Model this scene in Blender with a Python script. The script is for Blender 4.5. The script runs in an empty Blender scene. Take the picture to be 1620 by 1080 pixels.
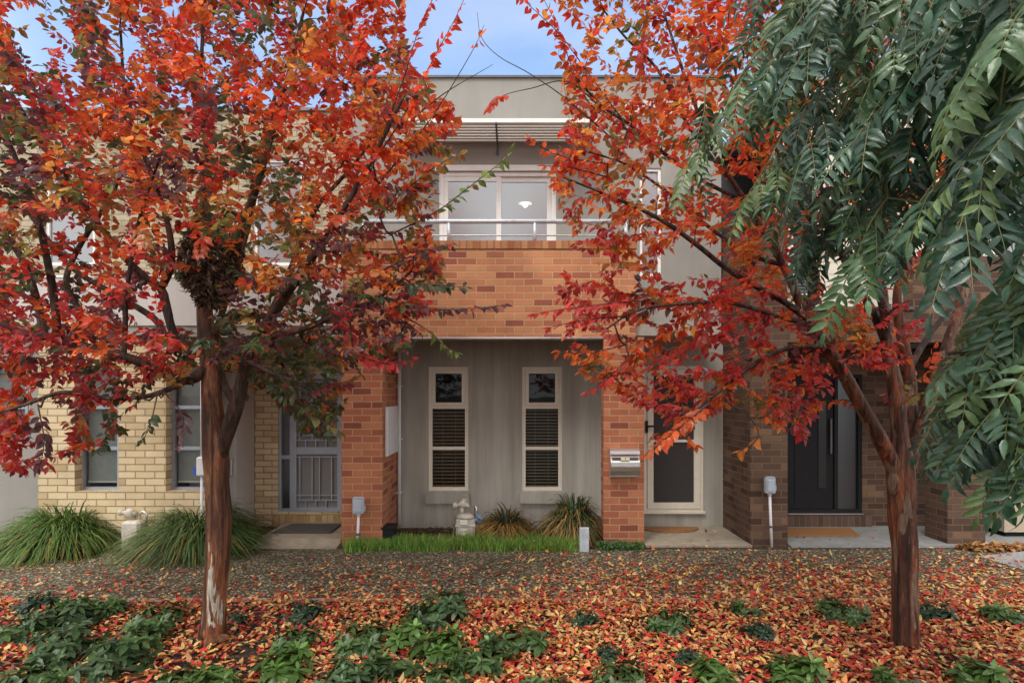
import bpy, math, random
import numpy as np
from mathutils import Vector
random.seed(7)
RS = np.random.RandomState(11)
sc = bpy.context.scene
COL = sc.collection
# ------------------------------------------------------------------ camera model
FP, CX, CY, EYE = 955.0, 814.0, 622.0, 1.91        # focal length in photo pixels, vanishing point, eye height
F, R = 7.6, 8.6                                     # brick front plane and recessed wall plane (metres from camera)
def X(px, D): return (px - CX) * D / FP
def Z(py, D): return EYE - (py - CY) * D / FP
def W(px, py, D): return np.array([X(px, D), D, Z(py, D)])
def GY(py): return EYE * FP / (py - CY)             # distance of a ground point seen at that row

cd = bpy.data.cameras.new('camera'); cam = bpy.data.objects.new('camera', cd); COL.objects.link(cam)
cam.location = (0, 0, EYE); cam.rotation_euler = (math.radians(90), 0, 0)
cd.sensor_width = 36; cd.lens = FP / 1620 * 36
cd.shift_x = -(CX - 810) / 1620; cd.shift_y = (CY - 540) / 1620
cd.clip_start = .05; cd.clip_end = 2000
sc.camera = cam

# ------------------------------------------------------------------ materials
def new_mat(name):
    m = bpy.data.materials.new(name); m.use_nodes = True
    nt = m.node_tree; nt.nodes.clear()
    out = nt.nodes.new('ShaderNodeOutputMaterial')
    return m, nt, out
def N(nt, t, **kw):
    n = nt.nodes.new('ShaderNode' + t)
    for k, v in kw.items():
        if k in n.inputs.keys(): n.inputs[k].default_value = v
        else: setattr(n, k, v)
    return n
def L(nt, a, b): nt.links.new(a, b)
def rgba(c): return (c[0], c[1], c[2], 1)
def ramp(nt, stops, interp='LINEAR'):
    r = nt.nodes.new('ShaderNodeValToRGB'); r.color_ramp.interpolation = interp
    e = r.color_ramp.elements
    while len(e) < len(stops): e.new(.5)
    for i, (p, c) in enumerate(stops): e[i].position = p; e[i].color = rgba(c)
    return r
def mixc(nt, fac, a, b, mode='MIX'):
    m = nt.nodes.new('ShaderNodeMix'); m.data_type = 'RGBA'; m.blend_type = mode
    for idx, v in ((0, fac), (6, a), (7, b)):
        if hasattr(v, 'is_linked'): nt.links.new(v, m.inputs[idx])
        elif idx == 0: m.inputs[0].default_value = v
        else: m.inputs[idx].default_value = rgba(v)
    return m.outputs[2]
def mapping(nt, src, scale):
    mp = nt.nodes.new('ShaderNodeMapping'); mp.inputs['Scale'].default_value = scale
    nt.links.new(src, mp.inputs['Vector']); return mp.outputs[0]
def bump(nt, h, strength, dist):
    b = N(nt, 'Bump', Strength=strength, Distance=dist); nt.links.new(h, b.inputs['Height']); return b.outputs[0]

def simple(name, col, rough=.6, metal=0, spec=.5, var=.18, nscale=9, bmp=.0, stretch=(1, 1, 1)):
    m, nt, out = new_mat(name)
    tc = N(nt, 'TexCoord'); v = mapping(nt, tc.outputs['Object'], stretch)
    n1 = N(nt, 'TexNoise', Scale=nscale, Detail=6, Roughness=.65); L(nt, v, n1.inputs['Vector'])
    lo = tuple(c * (1 - var) for c in col); hi = tuple(min(1, c * (1 + var)) for c in col)
    r = ramp(nt, [(.3, lo), (.7, hi)]); L(nt, n1.outputs[0], r.inputs[0])
    p = N(nt, 'BsdfPrincipled', Roughness=rough, Metallic=metal)
    p.inputs['Specular IOR Level'].default_value = spec
    L(nt, r.outputs[0], p.inputs['Base Color'])
    if bmp: L(nt, bump(nt, n1.outputs[0], bmp, .02), p.inputs['Normal'])
    L(nt, p.outputs[0], out.inputs[0]); return m

def brick(name, stops, mortar, bw=.24, rh=.086, ms=.0055, offset=.5, grain=.35, rough=.9):
    m, nt, out = new_mat(name)
    uv = N(nt, 'UVMap'); uv.uv_map = 'UVMap'
    # slight waviness so that courses are not ruler straight
    nw = N(nt, 'TexNoise', Scale=9, Detail=2); L(nt, uv.outputs[0], nw.inputs['Vector'])
    vs = N(nt, 'VectorMath', operation='SCALE'); vs.inputs['Scale'].default_value = .006
    vm0 = N(nt, 'VectorMath', operation='SUBTRACT'); L(nt, nw.outputs['Color'], vm0.inputs[0]); vm0.inputs[1].default_value = (.5, .5, .5)
    L(nt, vm0.outputs[0], vs.inputs[0])
    va = N(nt, 'VectorMath', operation='ADD'); L(nt, uv.outputs[0], va.inputs[0]); L(nt, vs.outputs[0], va.inputs[1])
    b = N(nt, 'TexBrick', offset=offset, offset_frequency=2, squash=1)
    b.inputs['Color1'].default_value = (0, 0, 0, 1); b.inputs['Color2'].default_value = (1, 1, 1, 1); b.inputs['Mortar'].default_value = (.5, .5, .5, 1)
    b.inputs['Scale'].default_value = 1; b.inputs['Mortar Size'].default_value = ms; b.inputs['Mortar Smooth'].default_value = .35
    b.inputs['Bias'].default_value = 0; b.inputs['Brick Width'].default_value = bw; b.inputs['Row Height'].default_value = rh
    L(nt, va.outputs[0], b.inputs['Vector'])
    r = ramp(nt, stops); L(nt, b.outputs['Color'], r.inputs[0])
    n1 = N(nt, 'TexNoise', Scale=120, Detail=5, Roughness=.7); L(nt, uv.outputs[0], n1.inputs['Vector'])
    n2 = N(nt, 'TexNoise', Scale=1.6, Detail=5, Roughness=.6); L(nt, uv.outputs[0], n2.inputs['Vector'])
    g = ramp(nt, [(.25, (1 - grain,) * 3), (.75, (1 + grain,) * 3)]); L(nt, n1.outputs[0], g.inputs[0])
    c = mixc(nt, 1, r.outputs[0], g.outputs[0], 'MULTIPLY')
    mo = mixc(nt, n1.outputs[0], tuple(x * .7 for x in mortar), tuple(x * 1.25 for x in mortar))
    c = mixc(nt, b.outputs['Fac'], c, mo)
    st = ramp(nt, [(.3, (.8,) * 3), (.7, (1.12,) * 3)]); L(nt, n2.outputs[0], st.inputs[0])
    c = mixc(nt, 1, c, st.outputs[0], 'MULTIPLY')
    p = N(nt, 'BsdfPrincipled', Roughness=rough); p.inputs['Specular IOR Level'].default_value = .25
    L(nt, c, p.inputs['Base Color'])
    inv = N(nt, 'Math', operation='SUBTRACT'); inv.inputs[0].default_value = 1; L(nt, b.outputs['Fac'], inv.inputs[1])
    ad = N(nt, 'Math', operation='MULTIPLY_ADD'); L(nt, n1.outputs[0], ad.inputs[0]); ad.inputs[1].default_value = .35; L(nt, inv.outputs[0], ad.inputs[2])
    L(nt, bump(nt, ad.outputs[0], .8, .008), p.inputs['Normal'])
    L(nt, p.outputs[0], out.inputs[0]); return m

def render_wall(name, col, stain, amount):
    m, nt, out = new_mat(name)
    tc = N(nt, 'TexCoord')
    s = N(nt, 'TexNoise', Scale=1, Detail=7, Roughness=.62); L(nt, mapping(nt, tc.outputs['Object'], (5, 5, .4)), s.inputs['Vector'])
    s2 = N(nt, 'TexNoise', Scale=1, Detail=4, Roughness=.6); L(nt, mapping(nt, tc.outputs['Object'], (38, 38, .5)), s2.inputs['Vector'])
    f = N(nt, 'TexNoise', Scale=150, Detail=3); L(nt, tc.outputs['Object'], f.inputs['Vector'])
    b = N(nt, 'TexNoise', Scale=1.1, Detail=5); L(nt, tc.outputs['Object'], b.inputs['Vector'])
    k = ramp(nt, [(.38, (0, 0, 0)), (.68, (1, 1, 1))]); L(nt, s.outputs[0], k.inputs[0])
    k2 = ramp(nt, [(.45, (0, 0, 0)), (.75, (1, 1, 1))]); L(nt, s2.outputs[0], k2.inputs[0])
    a1 = N(nt, 'Math', operation='MULTIPLY'); L(nt, k.outputs[0], a1.inputs[0]); a1.inputs[1].default_value = amount
    a2 = N(nt, 'Math', operation='MULTIPLY'); L(nt, k2.outputs[0], a2.inputs[0]); a2.inputs[1].default_value = amount * .4
    c = mixc(nt, a1.outputs[0], col, stain)
    c = mixc(nt, a2.outputs[0], c, stain)
    q = ramp(nt, [(.3, (.86,) * 3), (.7, (1.1,) * 3)]); L(nt, b.outputs[0], q.inputs[0])
    c = mixc(nt, 1, c, q.outputs[0], 'MULTIPLY')
    p = N(nt, 'BsdfPrincipled', Roughness=.9); p.inputs['Specular IOR Level'].default_value = .2
    L(nt, c, p.inputs['Base Color']); L(nt, bump(nt, f.outputs[0], .35, .006), p.inputs['Normal'])
    L(nt, p.outputs[0], out.inputs[0]); return m

def glass(name, tint, refl, rough=.02, ior=1.5):
    m, nt, out = new_mat(name)
    t = N(nt, 'BsdfTransparent', Color=rgba(tint)); g = N(nt, 'BsdfGlossy', Roughness=rough); g.inputs['Color'].default_value = (.95, .97, 1, 1)
    tc = N(nt, 'TexCoord'); nz = N(nt, 'TexNoise', Scale=2.2, Detail=2); L(nt, tc.outputs['Object'], nz.inputs['Vector'])
    L(nt, bump(nt, nz.outputs[0], .05, .02), g.inputs['Normal'])
    fr = N(nt, 'Fresnel', IOR=ior); a = N(nt, 'Math', operation='ADD', use_clamp=True); L(nt, fr.outputs[0], a.inputs[0]); a.inputs[1].default_value = refl
    mx = N(nt, 'MixShader'); L(nt, a.outputs[0], mx.inputs[0]); L(nt, t.outputs[0], mx.inputs[1]); L(nt, g.outputs[0], mx.inputs[2])
    L(nt, mx.outputs[0], out.inputs[0]); return m

def leafy(name, rough=.42, trans=.4, boost=1.5, spec=.5, vein=True, sheen=0):
    """leaf material: colour from the per-leaf attribute, light passes through the blade"""
    m, nt, out = new_mat(name)
    at = N(nt, 'Attribute'); at.attribute_name = 'leaf_colour'
    tc = N(nt, 'TexCoord'); nz = N(nt, 'TexNoise', Scale=38, Detail=4, Roughness=.65); L(nt, tc.outputs['Object'], nz.inputs['Vector'])
    q = ramp(nt, [(.3, (.7,) * 3), (.7, (1.3,) * 3)]); L(nt, nz.outputs[0], q.inputs[0])
    c = mixc(nt, 1, at.outputs['Color'], q.outputs[0], 'MULTIPLY')
    p = N(nt, 'BsdfPrincipled', Roughness=rough); p.inputs['Specular IOR Level'].default_value = spec
    L(nt, c, p.inputs['Base Color'])
    L(nt, bump(nt, nz.outputs[0], .25, .01), p.inputs['Normal'])
    tr = N(nt, 'BsdfTranslucent'); L(nt, mixc(nt, 1, c, (boost, boost, boost), 'MULTIPLY'), tr.inputs['Color'])
    mx = N(nt, 'MixShader'); mx.inputs[0].default_value = trans
    L(nt, p.outputs[0], mx.inputs[1]); L(nt, tr.outputs[0], mx.inputs[2]); L(nt, mx.outputs[0], out.inputs[0]); return m

def bark(name, dark, mid, light, patch, pz=1.0, zr=(-9, 9)):
    """smooth peeling bark: long vertical streaks, islands of older bark, pale peeled strips"""
    m, nt, out = new_mat(name)
    tc = N(nt, 'TexCoord')
    s = N(nt, 'TexNoise', Scale=1, Detail=6, Roughness=.6, Distortion=.8); L(nt, mapping(nt, tc.outputs['Object'], (22, 22, 1.1)), s.inputs['Vector'])
    r = ramp(nt, [(.38, dark), (.5, mid), (.62, light)]); L(nt, s.outputs[0], r.inputs[0])
    big = N(nt, 'TexNoise', Scale=1, Detail=4, Roughness=.55, Distortion=.5); L(nt, mapping(nt, tc.outputs['Object'], (10, 10, 1.6)), big.inputs['Vector'])
    kb = ramp(nt, [(.44, (.55, .50, .48)), (.52, (1, 1, 1)), (.60, (1.35, 1.05, .85))]); L(nt, big.outputs[0], kb.inputs[0])
    c = mixc(nt, 1, r.outputs[0], kb.outputs[0], 'MULTIPLY')
    s2 = N(nt, 'TexNoise', Scale=1, Detail=4, Roughness=.5, Distortion=.3); L(nt, mapping(nt, tc.outputs['Object'], (13, 13, 2.0)), s2.inputs['Vector'])
    k = ramp(nt, [(.585, (0, 0, 0)), (.60, (1, 1, 1))]); L(nt, s2.outputs[0], k.inputs[0])
    sz = N(nt, 'SeparateXYZ'); L(nt, tc.outputs['Object'], sz.inputs[0])
    g1 = N(nt, 'Math', operation='GREATER_THAN'); L(nt, sz.outputs[2], g1.inputs[0]); g1.inputs[1].default_value = zr[0]
    g2 = N(nt, 'Math', operation='LESS_THAN'); L(nt, sz.outputs[2], g2.inputs[0]); g2.inputs[1].default_value = zr[1]
    a = N(nt, 'Math', operation='MULTIPLY'); L(nt, k.outputs[0], a.inputs[0]); a.inputs[1].default_value = pz
    a2 = N(nt, 'Math', operation='MULTIPLY'); L(nt, a.outputs[0], a2.inputs[0]); L(nt, g1.outputs[0], a2.inputs[1])
    a3 = N(nt, 'Math', operation='MULTIPLY'); L(nt, a2.outputs[0], a3.inputs[0]); L(nt, g2.outputs[0], a3.inputs[1])
    c = mixc(nt, a3.outputs[0], c, patch)
    fine = N(nt, 'TexNoise', Scale=60, Detail=5, Roughness=.7); L(nt, mapping(nt, tc.outputs['Object'], (1, 1, .2)), fine.inputs['Vector'])
    q = ramp(nt, [(.35, (.6,) * 3), (.65, (1.35,) * 3)]); L(nt, fine.outputs[0], q.inputs[0])
    c = mixc(nt, 1, c, q.outputs[0], 'MULTIPLY')
    p = N(nt, 'BsdfPrincipled', Roughness=.58); p.inputs['Specular IOR Level'].default_value = .4
    L(nt, c, p.inputs['Base Color'])
    h = N(nt, 'Math', operation='ADD'); L(nt, s.outputs[0], h.inputs[0]); L(nt, fine.outputs[0], h.inputs[1])
    h2 = N(nt, 'Math', operation='SUBTRACT'); L(nt, h.outputs[0], h2.inputs[0]); L(nt, a3.outputs[0], h2.inputs[1])
    L(nt, bump(nt, h2.outputs[0], .7, .022), p.inputs['Normal'])
    L(nt, p.outputs[0], out.inputs[0]); return m

def aggregate(name, stops, scale, mottled=(.7, 1.15)):
    m, nt, out = new_mat(name)
    tc = N(nt, 'TexCoord')
    vo = N(nt, 'TexVoronoi', Scale=scale); L(nt, tc.outputs['Object'], vo.inputs['Vector'])
    sx = N(nt, 'SeparateColor'); L(nt, vo.outputs['Color'], sx.inputs[0])
    r = ramp(nt, stops); L(nt, sx.outputs[0], r.inputs[0])
    e = ramp(nt, [(.25, (1, 1, 1)), (.75, (.35, .35, .35))]); L(nt, vo.outputs['Distance'], e.inputs[0])
    c = mixc(nt, 1, r.outputs[0], e.outputs[0], 'MULTIPLY')
    b = N(nt, 'TexNoise', Scale=1.3, Detail=6, Roughness=.65); L(nt, tc.outputs['Object'], b.inputs['Vector'])
    q = ramp(nt, [(.3, (mottled[0],) * 3), (.7, (mottled[1],) * 3)]); L(nt, b.outputs[0], q.inputs[0])
    c = mixc(nt, 1, c, q.outputs[0], 'MULTIPLY')
    p = N(nt, 'BsdfPrincipled', Roughness=.75); p.inputs['Specular IOR Level'].default_value = .35
    L(nt, c, p.inputs['Base Color'])
    L(nt, bump(nt, vo.outputs['Distance'], -.6, .006), p.inputs['Normal'])
    L(nt, p.outputs[0], out.inputs[0]); return m

def emit(name, col, s):
    m, nt, out = new_mat(name); e = N(nt, 'Emission', Strength=s); e.inputs[0].default_value = rgba(col)
    L(nt, e.outputs[0], out.inputs[0]); return m

M = {}
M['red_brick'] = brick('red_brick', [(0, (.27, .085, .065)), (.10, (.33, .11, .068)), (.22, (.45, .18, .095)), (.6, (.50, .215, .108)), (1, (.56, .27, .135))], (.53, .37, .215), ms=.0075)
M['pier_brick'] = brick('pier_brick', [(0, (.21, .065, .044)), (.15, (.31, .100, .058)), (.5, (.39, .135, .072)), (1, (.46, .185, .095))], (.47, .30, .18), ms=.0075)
M['red_coping'] = brick('red_coping', [(0, (.30, .10, .05)), (.5, (.42, .17, .075)), (1, (.50, .24, .115))], (.26, .18, .105), bw=.086, rh=.5, ms=.010, offset=0)
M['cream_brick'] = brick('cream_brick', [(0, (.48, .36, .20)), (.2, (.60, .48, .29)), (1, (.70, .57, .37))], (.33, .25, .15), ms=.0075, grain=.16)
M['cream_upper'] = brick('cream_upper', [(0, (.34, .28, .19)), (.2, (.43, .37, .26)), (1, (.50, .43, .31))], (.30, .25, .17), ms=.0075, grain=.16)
M['cream_sill'] = brick('cream_sill', [(0, (.34, .22, .10)), (.5, (.46, .33, .17)), (1, (.54, .40, .22))], (.30, .23, .14), bw=.086, rh=.5, offset=0)
M['dark_brick'] = brick('dark_brick', [(0, (.062, .036, .028)), (.4, (.095, .056, .042)), (.85, (.13, .080, .056)), (1, (.19, .115, .07))], (.17, .112, .07), ms=.0075, grain=.4)
M['dark_sill'] = brick('dark_sill', [(0, (.07, .045, .035)), (1, (.13, .08, .06))], (.2, .14, .09), bw=.086, rh=.5, offset=0)
M['grey_render'] = render_wall('grey_render', (.42, .40, .355), (.21, .20, .17), .6)
M['pale_render'] = render_wall('pale_render', (.315, .305, .28), (.25, .24, .22), .3)
M['white_render'] = render_wall('white_render', (.60, .59, .56), (.45, .44, .41), .3)
M['cream_paint'] = simple('cream_paint', (.70, .65, .54), .45, var=.06)
M['white_paint'] = simple('white_paint', (.83, .82, .79), .4, var=.05)
M['blue_grey_metal'] = simple('blue_grey_metal', (.33, .36, .42), .38, .2, var=.08)
M['silver_metal'] = simple('silver_metal', (.62, .62, .62), .33, .85, var=.12, stretch=(1, 1, 14))
M['galvanised'] = simple('galvanised', (.52, .57, .62), .5, .35, var=.2, nscale=14)
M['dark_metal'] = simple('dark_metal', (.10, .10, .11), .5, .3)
M['black_paint'] = simple('black_paint', (.010, .010, .012), .6, spec=.25)
M['strip_glass'] = simple('strip_glass', (.022, .023, .025), .25, spec=.4)
M['grey_plastic'] = simple('grey_plastic', (.40, .46, .53), .45, var=.08)
M['white_plastic'] = simple('white_plastic', (.72, .72, .74), .5, var=.06)
M['meter_paint'] = simple('meter_paint', (.52, .48, .40), .55, var=.22, nscale=16)
M['rust_pipe'] = simple('rust_pipe', (.24, .20, .17), .7, .2, var=.3)
M['blue_plastic'] = simple('blue_plastic', (.05, .10, .45), .4)
M['blue_pipe'] = simple('blue_pipe', (.16, .24, .40), .45)
M['label_paper'] = simple('label_paper', (.75, .72, .62), .7, var=.08, nscale=60)
M['yellow_paper'] = simple('yellow_paper', (.72, .66, .40), .7, var=.1)
M['screen_mesh'] = simple('screen_mesh', (.034, .031, .031), .75, var=.25, nscale=160)
M['grey_mesh'] = simple('grey_mesh', (.22, .215, .205), .8, var=.2, nscale=120)
M['soffit'] = simple('soffit', (.32, .30, .26), .85)
M['concrete'] = simple('concrete', (.34, .29, .22), .85, var=.22, nscale=6, bmp=.1)
M['grey_concrete'] = simple('grey_concrete', (.255, .26, .255), .8, var=.2, nscale=5, bmp=.1)
M['pale_concrete'] = aggregate('pale_concrete', [(0, (.35, .36, .36)), (1, (.62, .62, .60))], 150)
M['path'] = aggregate('path', [(0, (.060, .047, .028)), (.45, (.125, .100, .058)), (.76, (.20, .165, .10)), (.88, (.42, .36, .24)), (1, (.72, .66, .52))], 58)
M['soil'] = aggregate('soil', [(0, (.018, .013, .010)), (.6, (.045, .033, .024)), (1, (.10, .07, .045))], 45)
M['mulch'] = aggregate('mulch', [(0, (.04, .027, .018)), (.6, (.09, .06, .038)), (1, (.19, .13, .08))], 38)
M['coir'] = simple('coir', (.29, .135, .05), .95, var=.5, nscale=70, bmp=.5)
M['dark_mat'] = simple('dark_mat', (.085, .080, .072), .95, var=.3, nscale=60, bmp=.4)
M['blind_tan'] = simple('blind_tan', (.55, .34, .17), .5, var=.15)
M['blind_dark'] = simple('blind_dark', (.60, .52, .40), .5, var=.15)
M['blind_grey'] = simple('blind_grey', (.42, .46, .48), .5, var=.1)
M['roller'] = simple('roller', (.42, .45, .44), .7, var=.1)
M['interior'] = simple('interior', (.55, .54, .52), .9, var=.05)
M['timber'] = simple('timber', (.42, .34, .25), .7, var=.2, stretch=(3, 3, 14))
M['glass_dark'] = glass('glass_dark', (.8, .82, .8), .0, .02, 1.32)
M['glass_sky'] = glass('glass_sky', (.62, .68, .74), .30, .28)
M['glass_frost'] = glass('glass_frost', (.26, .28, .30), .07, .35)
M['lamp_shade'] = simple('lamp_shade', (.8, .78, .72), .5)
M['bulb'] = emit('bulb', (1, .86, .62), 6)
M['leaf'] = leafy('autumn_leaf', .34, .55, 1.8, .55)
M['green_leaf'] = leafy('green_leaf', .30, .2, 1.7, .5)
M['shrub_leaf'] = leafy('shrub_leaf', .34, .18, 1.6, .38)
M['blade'] = leafy('blade', .45, .25, 1.5, .4)
M['litter'] = leafy('litter_leaf', .55, .12, 1.2, .35)
M['bark_red'] = bark('bark_red', (.060, .024, .014), (.155, .058, .028), (.25, .115, .055), (.42, .38, .31), 1, (.12, 1.0))
M['bark_dark'] = bark('bark_dark', (.030, .012, .008), (.120, .040, .020), (.20, .080, .040), (.24, .16, .11), .7)
M['bark_limb'] = bark('bark_limb', (.022, .013, .010), (.060, .030, .020), (.10, .052, .034), (.12, .09, .07), .3)
M['bark_grey'] = bark('bark_grey', (.06, .05, .04), (.13, .11, .085), (.2, .17, .14), (.25, .23, .2), .4)
M['stem'] = simple('stem', (.16, .15, .05), .6)
M['seed'] = simple('seed', (.05, .035, .025), .7)

# ------------------------------------------------------------------ object helpers
def tag(o, label=None, cat=None, group=None, kind=None):
    if label: o['label'] = label
    if cat: o['category'] = cat
    if group: o['group'] = group
    if kind: o['kind'] = kind
    return o
def empty(name, loc, label, cat, group=None):
    o = bpy.data.objects.new(name, None); o.location = loc; o.empty_display_size = .2; COL.objects.link(o)
    return tag(o, label, cat, group)
def origin(o):
    p = np.zeros(3)
    while o is not None: p = p + np.array(o.location); o = o.parent
    return p
class MB:
    def __init__(s): s.v = []; s.f = []; s.uv = []; s.sm = []
    def face(s, pts, smooth=False, uv=None):
        i = len(s.v); s.v += [tuple(p) for p in pts]; s.f.append(tuple(range(i, i + len(pts)))); s.sm.append(smooth)
        if uv is None:
            a, b, c = (np.array(pts[k]) for k in (0, 1, 2)); n = np.abs(np.cross(b - a, c - a))
            if n[1] >= n[0] and n[1] >= n[2]: uv = [(p[0], p[2]) for p in pts]
            elif n[0] >= n[2]: uv = [(p[1], p[2]) for p in pts]
            else: uv = [(p[0], p[1]) for p in pts]
        s.uv += [(float(q[0]), float(q[1])) for q in uv]
        return s
    def box(s, x0, x1, y0, y1, z0, z1, skip=''):
        if x0 > x1: x0, x1 = x1, x0
        if z0 > z1: z0, z1 = z1, z0
        P = lambda a, b, c: ((x0, x1)[a], (y0, y1)[b], (z0, z1)[c])
        for k, q in (('f', [(0,0,0),(1,0,0),(1,0,1),(0,0,1)]), ('b', [(1,1,0),(0,1,0),(0,1,1),(1,1,1)]), ('l', [(0,1,0),(0,0,0),(0,0,1),(0,1,1)]),
                     ('r', [(1,0,0),(1,1,0),(1,1,1),(1,0,1)]), ('d', [(0,1,0),(1,1,0),(1,0,0),(0,0,0)]), ('u', [(0,0,1),(1,0,1),(1,1,1),(0,1,1)])):
            if k not in skip: s.face([P(*c) for c in q])
        return s
    def rbox(s, x0, x1, y0, y1, z0, z1, r=.008):
        """box with chamfered vertical and front edges"""
        ring = [(x0 + r, y0), (x1 - r, y0), (x1, y0 + r), (x1, y1 - r), (x1 - r, y1), (x0 + r, y1), (x0, y1 - r), (x0, y0 + r)]
        cx, cy = (x0 + x1) / 2, (y0 + y1) / 2
        def sh(z, k): return [(cx + (a - cx) * k[0], cy + (b - cy) * k[1], z) for a, b in ring]
        k = (1 - 2 * r / (x1 - x0), 1 - 2 * r / (y1 - y0))
        rows = [sh(z0, k), sh(z0 + r, (1, 1)), sh(z1 - r, (1, 1)), sh(z1, k)]
        for a, b in zip(rows[:-1], rows[1:]):
            for i in range(8): s.face([a[i], a[(i + 1) % 8], b[(i + 1) % 8], b[i]])
        s.face(rows[-1]); s.face(rows[0][::-1]); return s
    def tube(s, pts, rad, n=10, caps=True, smooth=True, lobes=None):
        pts = [np.array(p, float) for p in pts]; m = len(pts)
        rad = [rad] * m if np.isscalar(rad) else list(rad)
        T = []
        for i in range(m):
            t = pts[min(i + 1, m - 1)] - pts[max(i - 1, 0)]; T.append(t / (np.linalg.norm(t) + 1e-9))
        u = np.cross(T[0], (0, 1, 0) if abs(T[0][1]) < .9 else (1, 0, 0)); u /= np.linalg.norm(u)
        base = len(s.v)
        for i in range(m):
            u = u - T[i] * np.dot(u, T[i]); u /= np.linalg.norm(u) + 1e-9; w = np.cross(T[i], u)
            for k in range(n):
                a = 2 * math.pi * k / n; r = rad[i] * (lobes(i, a) if lobes else 1)
                s.v.append(tuple(pts[i] + (u * math.cos(a) + w * math.sin(a)) * r))
        for i in range(m - 1):
            for k in range(n):
                k2 = (k + 1) % n
                s.f.append((base + i * n + k, base + i * n + k2, base + (i + 1) * n + k2, base + (i + 1) * n + k)); s.sm.append(smooth); s.uv += [(0, 0)] * 4
        if caps:
            s.f.append(tuple(base + k for k in range(n))[::-1]); s.sm.append(False); s.uv += [(0, 0)] * n
            s.f.append(tuple(base + (m - 1) * n + k for k in range(n))); s.sm.append(False); s.uv += [(0, 0)] * n
        return s
    def ball(s, c, r, n=10, m=6):
        c = np.array(c, float); r = np.array([r] * 3 if np.isscalar(r) else r, float); base = len(s.v)
        for i in range(m + 1):
            t = math.pi * i / m
            for k in range(n):
                a = 2 * math.pi * k / n
                s.v.append(tuple(c + r * np.array([math.sin(t) * math.cos(a), math.sin(t) * math.sin(a), math.cos(t)])))
        for i in range(m):
            for k in range(n):
                k2 = (k + 1) % n
                s.f.append((base + i * n + k, base + (i + 1) * n + k, base + (i + 1) * n + k2, base + i * n + k2)); s.sm.append(True); s.uv += [(0, 0)] * 4
        return s
    def wall(s, x0, x1, z0, z1, y0, y1, holes):
        """wall slab between y0 and y1 with rectangular openings (x0,x1,z0,z1), reveals included"""
        xs = sorted({x0, x1, *[h[0] for h in holes], *[h[1] for h in holes]}); zs = sorted({z0, z1, *[h[2] for h in holes], *[h[3] for h in holes]})
        xs = [x for x in xs if x0 <= x <= x1]; zs = [z for z in zs if z0 <= z <= z1]
        inside = lambda x, z: any(h[0] < x < h[1] and h[2] < z < h[3] for h in holes)
        for i in range(len(xs) - 1):
            for j in range(len(zs) - 1):
                a, b, c, d = xs[i], xs[i + 1], zs[j], zs[j + 1]
                if inside((a + b) / 2, (c + d) / 2): continue
                s.face([(a, y0, c), (b, y0, c), (b, y0, d), (a, y0, d)]); s.face([(b, y1, c), (a, y1, c), (a, y1, d), (b, y1, d)])
        for (a, b, c, d) in holes:
            s.face([(a, y0, c), (a, y0, d), (a, y1, d), (a, y1, c)]); s.face([(b, y0, d), (b, y0, c), (b, y1, c), (b, y1, d)])
            s.face([(a, y0, d), (b, y0, d), (b, y1, d), (a, y1, d)]); s.face([(b, y0, c), (a, y0, c), (a, y1, c), (b, y1, c)])
        s.face([(x0, y1, z0), (x0, y0, z0), (x0, y0, z1), (x0, y1, z1)]); s.face([(x1, y0, z0), (x1, y1, z0), (x1, y1, z1), (x1, y0, z1)])
        s.face([(x0, y0, z1), (x1, y0, z1), (x1, y1, z1), (x0, y1, z1)]); s.face([(x0, y1, z0), (x1, y1, z0), (x1, y0, z0), (x0, y0, z0)])
        return s
    def build(s, name, mat, parent=None):
        o0 = origin(parent)
        me = bpy.data.meshes.new(name)
        v = np.array(s.v, float) - o0
        me.from_pydata(v.tolist(), [], s.f); 
        ul = me.uv_layers.new(name='UVMap'); ul.data.foreach_set('uv', np.array(s.uv, np.float32).ravel())
        me.polygons.foreach_set('use_smooth', np.array(s.sm, bool))
        for m in (mat if isinstance(mat, list) else [mat]): me.materials.append(m)
        me.update()
        o = bpy.data.objects.new(name, me); COL.objects.link(o)
        if parent is not None: o.parent = parent
        return o

def spline(pts, step=.05):
    """Catmull-Rom through points with any number of extra columns"""
    P = np.array(pts, float)
    if len(P) == 2: P = np.array([P[0], (P[0] + P[1]) / 2, P[1]])
    E = np.vstack([2 * P[0] - P[1], P, 2 * P[-1] - P[-2]]); out = []
    for i in range(1, len(E) - 2):
        n = max(2, int(np.linalg.norm(E[i + 1][:3] - E[i][:3]) / step))
        for k in range(n):
            t = k / n; a, b, c, d = E[i - 1], E[i], E[i + 1], E[i + 2]
            out.append(.5 * ((2 * b) + (c - a) * t + (2 * a - 5 * b + 4 * c - d) * t * t + (3 * b - a - 3 * c + d) * t ** 3))
    out.append(P[-1]); return np.array(out)

def unit(a): return a / (np.linalg.norm(a, axis=-1, keepdims=True) + 1e-9)

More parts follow.
